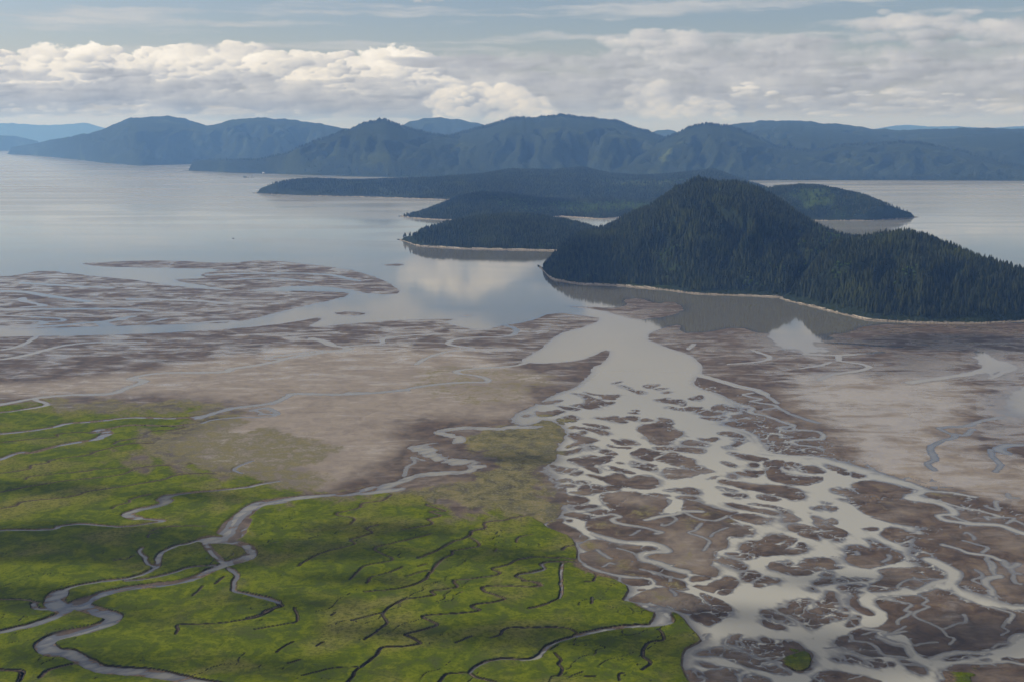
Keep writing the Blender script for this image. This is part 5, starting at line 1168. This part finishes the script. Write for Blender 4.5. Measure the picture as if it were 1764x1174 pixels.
def forest(name, pts, hmin, hmax, wide, label, seed, leafy=None):
    """one wood: points with height and spin, a tree set on each"""
    rs = np.random.RandomState(seed)
    n = len(pts)
    me = bpy.data.meshes.new(name)
    me.vertices.add(n); me.vertices.foreach_set('co', np.ascontiguousarray(pts, np.float32).ravel())
    hh = rs.uniform(hmin, hmax, n) * (1 + 0.25 * fbm(pts[:, 0] / 90, pts[:, 1] / 90, seed, 2))
    spin = rs.uniform(0, 6.28, n)
    kind = rs.randint(0, 5, n)
    w = hh * wide * rs.uniform(.85, 1.2, n)
    if leafy is not None:
        lf = leafy > rs.rand(n)
        kind = np.where(lf, 5, kind); w = np.where(lf, hh * 0.55, w); hh = np.where(lf, hh * 0.5, hh)
    for an, av in (('tree_h', hh), ('tree_w', w), ('spin', spin)):
        me.attributes.new(an, 'FLOAT', 'POINT').data.foreach_set('value', np.ascontiguousarray(av, np.float32))
    me.attributes.new('tree_kind', 'INT', 'POINT').data.foreach_set('value', np.ascontiguousarray(kind, np.int32))
    o = obj(name, me, kind='stuff', label=label)
    ng = bpy.data.node_groups.new(name + '_nodes', 'GeometryNodeTree')
    ng.interface.new_socket('Geometry', in_out='INPUT', socket_type='NodeSocketGeometry')
    ng.interface.new_socket('Geometry', in_out='OUTPUT', socket_type='NodeSocketGeometry')
    N = ng.nodes; L = ng.links
    gi = N.new('NodeGroupInput'); go = N.new('NodeGroupOutput')

    def named(nm, typ):
        a = N.new('GeometryNodeInputNamedAttribute'); a.data_type = typ; a.inputs[0].default_value = nm; return a.outputs[0]
    join = N.new('GeometryNodeJoinGeometry')
    rot = N.new('ShaderNodeCombineXYZ'); L.new(named('spin', 'FLOAT'), rot.inputs[2])
    scl = N.new('ShaderNodeCombineXYZ'); wn = named('tree_w', 'FLOAT'); L.new(wn, scl.inputs[0]); L.new(wn, scl.inputs[1]); L.new(named('tree_h', 'FLOAT'), scl.inputs[2])
    kn = named('tree_kind', 'INT')
    mtp = N.new('GeometryNodeMeshToPoints'); L.new(gi.outputs[0], mtp.inputs[0])
    for i, src in enumerate(SOURCES):
        oi = N.new('GeometryNodeObjectInfo'); oi.inputs[0].default_value = src; oi.transform_space = 'ORIGINAL'; oi.inputs['As Instance'].default_value = True
        cmp = N.new('FunctionNodeCompare'); cmp.data_type = 'INT'; cmp.operation = 'EQUAL'
        L.new(kn, cmp.inputs[2]); cmp.inputs[3].default_value = i
        iop = N.new('GeometryNodeInstanceOnPoints')
        L.new(mtp.outputs[0], iop.inputs['Points']); L.new(cmp.outputs[0], iop.inputs['Selection']); L.new(oi.outputs['Geometry'], iop.inputs['Instance'])
        L.new(rot.outputs[0], iop.inputs['Rotation']); L.new(scl.outputs[0], iop.inputs['Scale'])
        L.new(iop.outputs[0], join.inputs[0])
    L.new(join.outputs[0], go.inputs[0])
    md = o.modifiers.new('trees', 'NODES'); md.node_group = ng
    return o


# one alder stands by itself on the low saddle, the leafy thickets repeat it
def place_alder(px, d, h):
    a = math.atan((px - CX) / F / CT)
    x, y = d * math.sin(a), d * math.cos(a)
    z = float(max(hills['A1'].height(np.array([x]), np.array([y]))[0][0], hills['A2'].height(np.array([x]), np.array([y]))[0][0]))
    r = bpy.data.objects.new('alder_tree', None); link(r); r.location = (x, y, z - 0.2); r.scale = (h, h, h)
    r['label'] = 'rounded light green alder on the low saddle between the two wooded hills'; r['category'] = 'alder'
    c = bpy.data.objects.new('crown', ALDER); link(c); c.parent = r
    t = bpy.data.objects.new('trunk', TRUNK); link(t); t.parent = r
    return c


SOURCES = protos + [place_alder(1432, 3960, 14)]
rs = np.random.RandomState(8)
lab = {'A1': 'dense dark spruce wood covering the tall near hill', 'A2': 'dense dark spruce wood covering the rightmost near hill'}
for key, p, cl in near:
    lf = sstep(fbm(p[:, 0] / 140, p[:, 1] / 140, 61, 3), 0.30, 0.55) * 0.7
    if key == 'A1':
        az = np.arctan2(p[:, 0], p[:, 1]); lf = np.maximum(lf * 0.5, sstep(az, 0.235, 0.27) * 0.55)
    forest('spruce_forest', p, 11, 25, 1.1, lab[key], 5, lf)
for key, sp, h0, h1, wd, lb in (('B', 11, 12, 22, 1.2, 'spruce wood on the low headland mirrored in the bay'), ('C', 14, 11, 20, 1.5, 'spruce wood on the long low headland behind the mirrored one'),
                                ('D', 19, 11, 20, 2.1, 'hazy spruce wood on the long flat island below the mountains'), ('D2', 13, 11, 20, 1.5, 'spruce wood on the small island right of the tall near hill')):
    p, cl = hills[key].scatter(sp, 11, bmax=0.3)
    lf = np.maximum(sstep(fbm(p[:, 0] / 260, p[:, 1] / 260, 71, 3), 0.28, 0.5) * 0.6, cl * 0.9)
    forest('spruce_forest', p, h0, h1, wd, lb, 6, lf)
for key in ('E1', 'E2', 'E3'):
    p, cl = hills[key].scatter(34, 13, bmax=0.10)
    tt = hills[key].height(p[:, 0], p[:, 1])[1]
    ss_ = np.hypot(p[:, 0], p[:, 1]) - hills[key].cols(np.arctan2(p[:, 0], p[:, 1]))[0]
    p = p[(tt > 0.9) | (ss_ < 90)]
    forest('mountain_forest', p, 17, 30, 1.7, {'E1': 'blue hazy forest on the mountain with the long spit', 'E2': 'blue hazy forest on the broad central mountain', 'E3': 'blue hazy forest on the mountain with the green clearing'}[key], 7, sstep(fbm(p[:, 0] / 700, p[:, 1] / 700, 75, 3), 0.3, 0.5) * 0.5)

# ------------------------------------------------------------------ beaches and drift logs
def beach(key, name, lo, hi, top):
    h = hills[key]
    az = np.arange(h.a0 - 0.001, h.a1 + 0.001, 1.2 / F)
    az = az[np.abs(az) < 0.56]
    S, D, H = h.cols(az)
    n1 = fbm(az * 260, az * 0, 41, 3); n2 = fbm(az * 900, az * 0 + 4, 43, 3)
    rows = []
    for f in np.linspace(0, 1, 7):
        r = S - lo * (1 + 0.9 * n1) + (lo + hi * np.clip(0.6 + 1.5 * n2 + 0.8 * n1, 0.05, 1.5)) * f + n2 * 5
        z = -0.5 + (top + 0.5) * f ** 0.9 + 0.35 * n2 * f + 0.2
        rows.append(np.stack([r * np.sin(az), r * np.cos(az), z], 1))
    V = np.concatenate(rows); m_ = len(az)
    idx = np.arange(7 * m_).reshape(7, m_)
    q = np.stack([idx[:-1, :-1], idx[:-1, 1:], idx[1:, 1:], idx[1:, :-1]], -1).reshape(-1, 4)
    return obj(name, mesh_np(name, V, q, [M_BEACH], True), kind='structure')


for key, lo, hi, top in (('A1', 12, 26, 3.6), ('A2', 12, 26, 3.6), ('B', 12, 28, 3.6), ('C', 8, 34, 3.4), ('D', 10, 46, 3.6), ('D2', 8, 34, 3.4)):
    beach(key, 'shore_beach', lo, hi, top)


def log_mesh(name, seed):
    """a drift log: bent tapering stem, flared root end, a broken branch"""
    rs = np.random.RandomState(seed)
    V = []; Fc = []
    prof = [(-.5, .060), (-.47, .064), (-.43, .040), (-.2, .033), (.1, .029), (.35, .022), (.5, .014)]
    bend = rs.uniform(-.03, .03)
    for x, r in prof:
        for j in range(7):
            a = j * 2 * math.pi / 7
            k = r * (1 + (rs.uniform(-.35, .35) if x < -.44 else rs.uniform(-.08, .08)))
            V.append((x, bend * (x * x * 4 - .5) + k * math.cos(a), k * math.sin(a) + .03))
    for i in range(len(prof) - 1):
        for j in range(7):
            Fc.append((i * 7 + j, i * 7 + (j + 1) % 7, i * 7 + 7 + (j + 1) % 7, i * 7 + 7 + j))
    n0 = len(V)
    for x, y, z, r in ((.12, 0, .03, .010), (.18, .07, .07, .005)):
        for j in range(4):
            V.append((x + r * math.cos(j * 1.57), y, z + r * math.sin(j * 1.57)))
    for j in range(4):
        Fc.append((n0 + j, n0 + (j + 1) % 4, n0 + 4 + (j + 1) % 4, n0 + 4 + j))
    V.append((-.5, 0, .03)); V.append((.5, 0, .03))
    for j in range(7):
        Fc.append((len(V) - 2, len(V) - 2, (j + 1) % 7, j)); 
    Fc = [f for f in Fc if len(set(f)) == 4]
    return mesh_np(name, V, Fc, [M_LOG], True)


LOGS = [log_mesh('drift_log', 60 + i) for i in range(4)]
rs = np.random.RandomState(12)


def log_spots(key, n, a0=None, a1=None):
    h = hills[key]; out = []
    while len(out) < n:
        az = rs.uniform(a0 or h.a0 + .004, a1 or h.a1 - .004)
        if fbm(np.array([az * 140]), np.array([3.3]), 47, 3)[0] < rs.uniform(-.5, .25):
            continue
        S, D, H = h.cols(np.array([az])); S2, _, _ = h.cols(np.array([az + .002]))
        f = rs.beta(3, 2); r = float(S[0]) - 8 + 26 * f
        tang = math.atan2(float(S2[0] - S[0]), 0.002 * float(S[0]))
        out.append((r * math.sin(az), r * math.cos(az), 0.3 + 2.9 * f ** .9, -az + tang + rs.normal() * .22))
    return out


for i, (x, y, z, a) in enumerate(log_spots('A1', 110, None, .228) + log_spots('A2', 190, None, .43)):
    o = obj('drift_log', LOGS[i % 4])
    l_ = rs.uniform(8, 24)
    o.location = (x, y, z + .2); o.rotation_euler = (0, rs.uniform(-.04, .04), a); o.scale = (l_, l_ * rs.uniform(.8, 1.4), l_ * rs.uniform(.8, 1.3))
    o['label'] = 'bleached drift log lying on the pale beach below the near wooded hills'
    o['category'] = 'log'; o['group'] = 'drift logs on the beach below the near hills'
# the drift line along the farther shores
V = []; Fc = []
for key, n in (('B', 150), ('C', 110), ('D', 120), ('D2', 60)):
    vv = np.array([v.co[:] for v in LOGS[0].vertices]); ff = np.array([p.vertices[:] for p in LOGS[0].polygons])
    for x, y, z, a in log_spots(key, n):
        l_ = rs.uniform(12, 30); ca, sa = math.cos(a), math.sin(a)
        q = vv * l_
        Fc.append(ff + sum(len(k) for k in V)); V.append(np.stack([x + q[:, 0] * ca - q[:, 1] * sa, y + q[:, 0] * sa + q[:, 1] * ca, z + .3 + q[:, 2]], 1))
obj('driftwood', mesh_np('driftwood', np.concatenate(V), np.concatenate(Fc), [M_LOG], True), kind='stuff', label='pale drift logs along the farther shores')

# ------------------------------------------------------------------ boats and the shore building
M_HULL = mat_plain('hull_paint', (0.035, 0.05, 0.06), (0.07, 0.09, 0.10), 0.2, .5)
M_WHITE = mat_plain('white_paint', (0.62, 0.62, 0.60), (0.78, 0.78, 0.75), 0.3, .5)
M_GREEN = mat_plain('green_paint', (0.05, 0.11, 0.10), (0.09, 0.16, 0.14), 0.2, .5)
M_RUST = mat_plain('rusty_steel', (0.10, 0.06, 0.04), (0.20, 0.13, 0.09), 0.3, .7)
M_GLASS = mat_plain('dark_glass', (0.015, 0.02, 0.025), (0.03, 0.035, 0.04), 0.3, .1)


def prism(name, outline, z0, z1, mat, parent, top=1.0, loc=(0, 0, 0)):
    n = len(outline); V = [(x, y, z0) for x, y in outline] + [(x * top, y * top, z1) for x, y in outline]
    bm_f = [list(range(n))[::-1], list(range(n, 2 * n))] + [[i, (i + 1) % n, n + (i + 1) % n, n + i] for i in range(n)]
    me = bpy.data.meshes.new(name); me.from_pydata(V, [], bm_f); me.materials.append(mat); me.update()
    o = obj(name, me, parent); o.location = loc
    return o


def rect(l_, w_):
    return [(-l_ / 2, -w_ / 2), (l_ / 2, -w_ / 2), (l_ / 2, w_ / 2), (-l_ / 2, w_ / 2)]


def hull(l_, w_):
    return [(-.5 * l_, -.42 * w_), (-.3 * l_, -.5 * w_), (.2 * l_, -.5 * w_), (.4 * l_, -.28 * w_), (.5 * l_, 0), (.4 * l_, .28 * w_), (.2 * l_, .5 * w_), (-.3 * l_, .5 * w_), (-.5 * l_, .42 * w_)]


def thing(name, px, py, rot, label, cat):
    e = bpy.data.objects.new(name, None); link(e)
    x, y = ground(px, py); e.location = (float(x), float(y), 0.0); e.rotation_euler = (0, 0, rot); e.empty_display_size = 5
    e['label'] = label; e['category'] = cat
    return e


t = thing('barge', 424.5, 306, 0.06, 'long low work barge with green deckhouse, lying off the forested spit', 'barge')
prism('hull', hull(64, 17), -1, 3.4, M_HULL, t, .97); prism('deck', rect(54, 14), 3.4, 3.9, M_RUST, t)
w_ = prism('deckhouse', rect(20, 12), 3.9, 12.5, M_GREEN, t, .94, (-18, 0, 0))
for i in range(4):
    prism('window', rect(2.6, .3), 0, 1.8, M_GLASS, w_, 1, (-7 + i * 4.6, -5.95, 8.2))
prism('cargo', rect(16, 10), 3.9, 8.0, M_WHITE, t, .96, (10, 0, 0)); prism('crane_mast', rect(2.2, 2.2), 3.9, 17, M_HULL, t, .6, (-3, 0, 0))
b_ = prism('crane_boom', rect(22, 1.2), -.6, .6, M_HULL, t, .8, (7, 0, 13)); b_.rotation_euler = (0, -.28, 0)
t = thing('tugboat', 434.5, 306.2, 0.25, 'dark blue tugboat close beside the work barge', 'tugboat')
prism('hull', hull(22, 8), -1, 3.2, M_HULL, t, 1.05); prism('deckhouse', rect(9, 5.5), 3.2, 6.4, M_WHITE, t, .95, (1, 0, 0)); w_ = prism('wheelhouse', rect(4.6, 4.4), 6.4, 9.6, M_HULL, t, .9, (2, 0, 0))
prism('window', rect(3.6, .3), 7.6, 8.9, M_GLASS, w_, 1, (0, -2.15, 0)); prism('funnel', rect(1.8, 1.8), 6.4, 9.4, M_RUST, t, .8, (-2.6, 0, 0)); prism('mast', rect(.5, .5), 9.6, 14.5, M_HULL, t, .5, (2, 0, 0))
t = thing('fishing_boat', 380, 306.3, -0.2, 'small dark fishing boat left of the work barge', 'boat')
prism('hull', hull(21, 6.5), -1, 2.8, M_HULL, t, 1.06); prism('cabin', rect(6, 4), 2.8, 6.6, M_WHITE, t, .92, (3, 0, 0)); prism('mast', rect(.5, .5), 2.8, 12, M_HULL, t, .5, (-2, 0, 0))
t = thing('skiff', 402, 411, 0.1, 'tiny dark skiff alone on the open bay', 'boat')
prism('hull', hull(9, 2.8), -.3, 1.3, M_HULL, t, 1.08); prism('cabin', rect(2.6, 1.9), 1.3, 3.0, M_RUST, t, .9, (.6, 0, 0)); prism('motor', rect(.7, .7), 1.1, 2.2, M_HULL, t, .9, (-4.3, 0, 0))
t = thing('shore_hall', 458, 299.3, 0.05, 'long white shed at the water edge of the forested spit', 'shed')
prism('float', rect(84, 22), -.5, 1.6, M_RUST, t); w_ = prism('wall', rect(74, 16), 1.6, 11, M_WHITE, t)
for i in range(3):
    prism('door', rect(8, .5), 1.7, 8.2, M_RUST, w_, 1, (-24 + i * 24, -8.15, 0))
me = bpy.data.meshes.new('roof'); me.from_pydata([(-38, -9, 11), (38, -9, 11), (38, 9, 11), (-38, 9, 11), (-38, 0, 16), (38, 0, 16)], [], [(0, 1, 5, 4), (2, 3, 4, 5), (1, 2, 5), (3, 0, 4), (3, 2, 1, 0)]); me.materials.append(M_WHITE); obj('roof', me, t)

# ------------------------------------------------------------------ unseen clouds above the frame, placed to shade the marsh and the hills
def clouds_above():
    m_ = bpy.data.materials.new('cloud_mist'); m_.use_nodes = True
    nt = NT(m_.node_tree); nt.n.clear()
    out = nt.node('ShaderNodeOutputMaterial'); v = nt.node('ShaderNodeVolumePrincipled')
    v.inputs['Color'].default_value = (1, 1, 1, 1); v.inputs['Density'].default_value = 0.022
    nt.l.new(v.outputs[0], out.inputs['Volume'])
    spots = [(110, 935, 300, 36), (330, 960, 150, 26), (40, 1030, 120, 22), (560, 948, 130, 20), (660, 915, 110, 15), (620, 1000, 70, 12), (850, 957, 90, 15), (950, 1098, 190, 24), (700, 1092, 120, 14), (1110, 1115, 80, 22), (60, 842, 110, 12), (330, 855, 70, 9), (500, 1040, 90, 14),
             (150, 1140, 110, 24), (460, 1150, 100, 16), (1500, 1120, 260, 40), (1270, 1060, 110, 20), (1720, 1090, 120, 30), (1330, 1165, 140, 24), (890, 790, 60, 10), (1650, 590, 170, 16), (1450, 1000, 90, 14), (200, 1060, 90, 12),
             (1010, 470, 90, 24), (870, 360, 140, 9), (620, 326, 140, 6), (1080, 320, 120, 5)]
    rs = np.random.RandomState(21)
    V = []; Fc = []; base = 0
    nu, nv = 40, 20
    th, ph = np.meshgrid(np.arange(nu) * 2 * np.pi / nu, np.linspace(-.5, .5, nv) * np.pi)
    dx, dy, dz = np.cos(ph) * np.cos(th), np.cos(ph) * np.sin(th), np.sin(ph)
    idx = np.arange(nu * nv).reshape(nv, nu)
    q = np.stack([idx[:-1], np.roll(idx[:-1], -1, 1), np.roll(idx[1:], -1, 1), idx[1:]], -1).reshape(-1, 4)
    for i, (px, py, ex, ey) in enumerate(spots):
        gx, gy = ground(px, py); d = math.hypot(gx, gy)
        ax = ex * d / F; _, ya = ground(px, py - ey); _, yb = ground(px, py + ey); ay = abs(float(ya - yb)) / 2
        zc = 1320 + 65 * i
        k = zc / SUN[2]
        cx, cy = float(gx) + SUN[0] * k, float(gy) + SUN[1] * k
        rr = 1 + 0.55 * fbm(dx * 2.2 + i * 7, dy * 2.2 + dz, 300 + i, 4, .6)
        th_ = 52 if py > 560 else 75
        V.append(np.stack([(cx + ax * dx * rr).ravel(), (cy + ay * dy * rr).ravel(), (zc + th_ * dz * (0.7 + 0.3 * rr)).ravel()], 1))
        Fc.append(q + base); base += nu * nv
    o = obj('shadow_clouds', mesh_np('shadow_clouds', np.concatenate(V), np.concatenate(Fc), [m_], True), kind='stuff', label='unseen broken clouds placed above the delta to shade it')


clouds_above()

# ------------------------------------------------------------------ the air
def haze_box():
    m_ = bpy.data.materials.new('haze'); m_.use_nodes = True
    nt = NT(m_.node_tree); nt.n.clear()
    out = nt.node('ShaderNodeOutputMaterial'); v = nt.node('ShaderNodeVolumePrincipled')
    v.inputs['Color'].default_value = (0.22, 0.46, 1.0, 1.0)
    v.inputs['Absorption Color'].default_value = (1.0, 1.0, 1.0, 1.0)
    v.inputs['Density'].default_value = 3.8e-5
    v.inputs['Anisotropy'].default_value = 0.2
    nt.l.new(v.outputs[0], out.inputs['Volume'])
    x, y0, y1, z0, z1 = 70000, -3000, 46000, -8, 860
    V = [(sx * x, yy, zz) for zz in (z0, z1) for yy in (y0, y1) for sx in (-1, 1)]
    Fc = [(0, 2, 3, 1), (4, 5, 7, 6), (0, 1, 5, 4), (2, 6, 7, 3), (0, 4, 6, 2), (1, 3, 7, 5)]
    obj('haze', mesh_np('haze', V, Fc, [m_], False), kind='stuff')


haze_box()
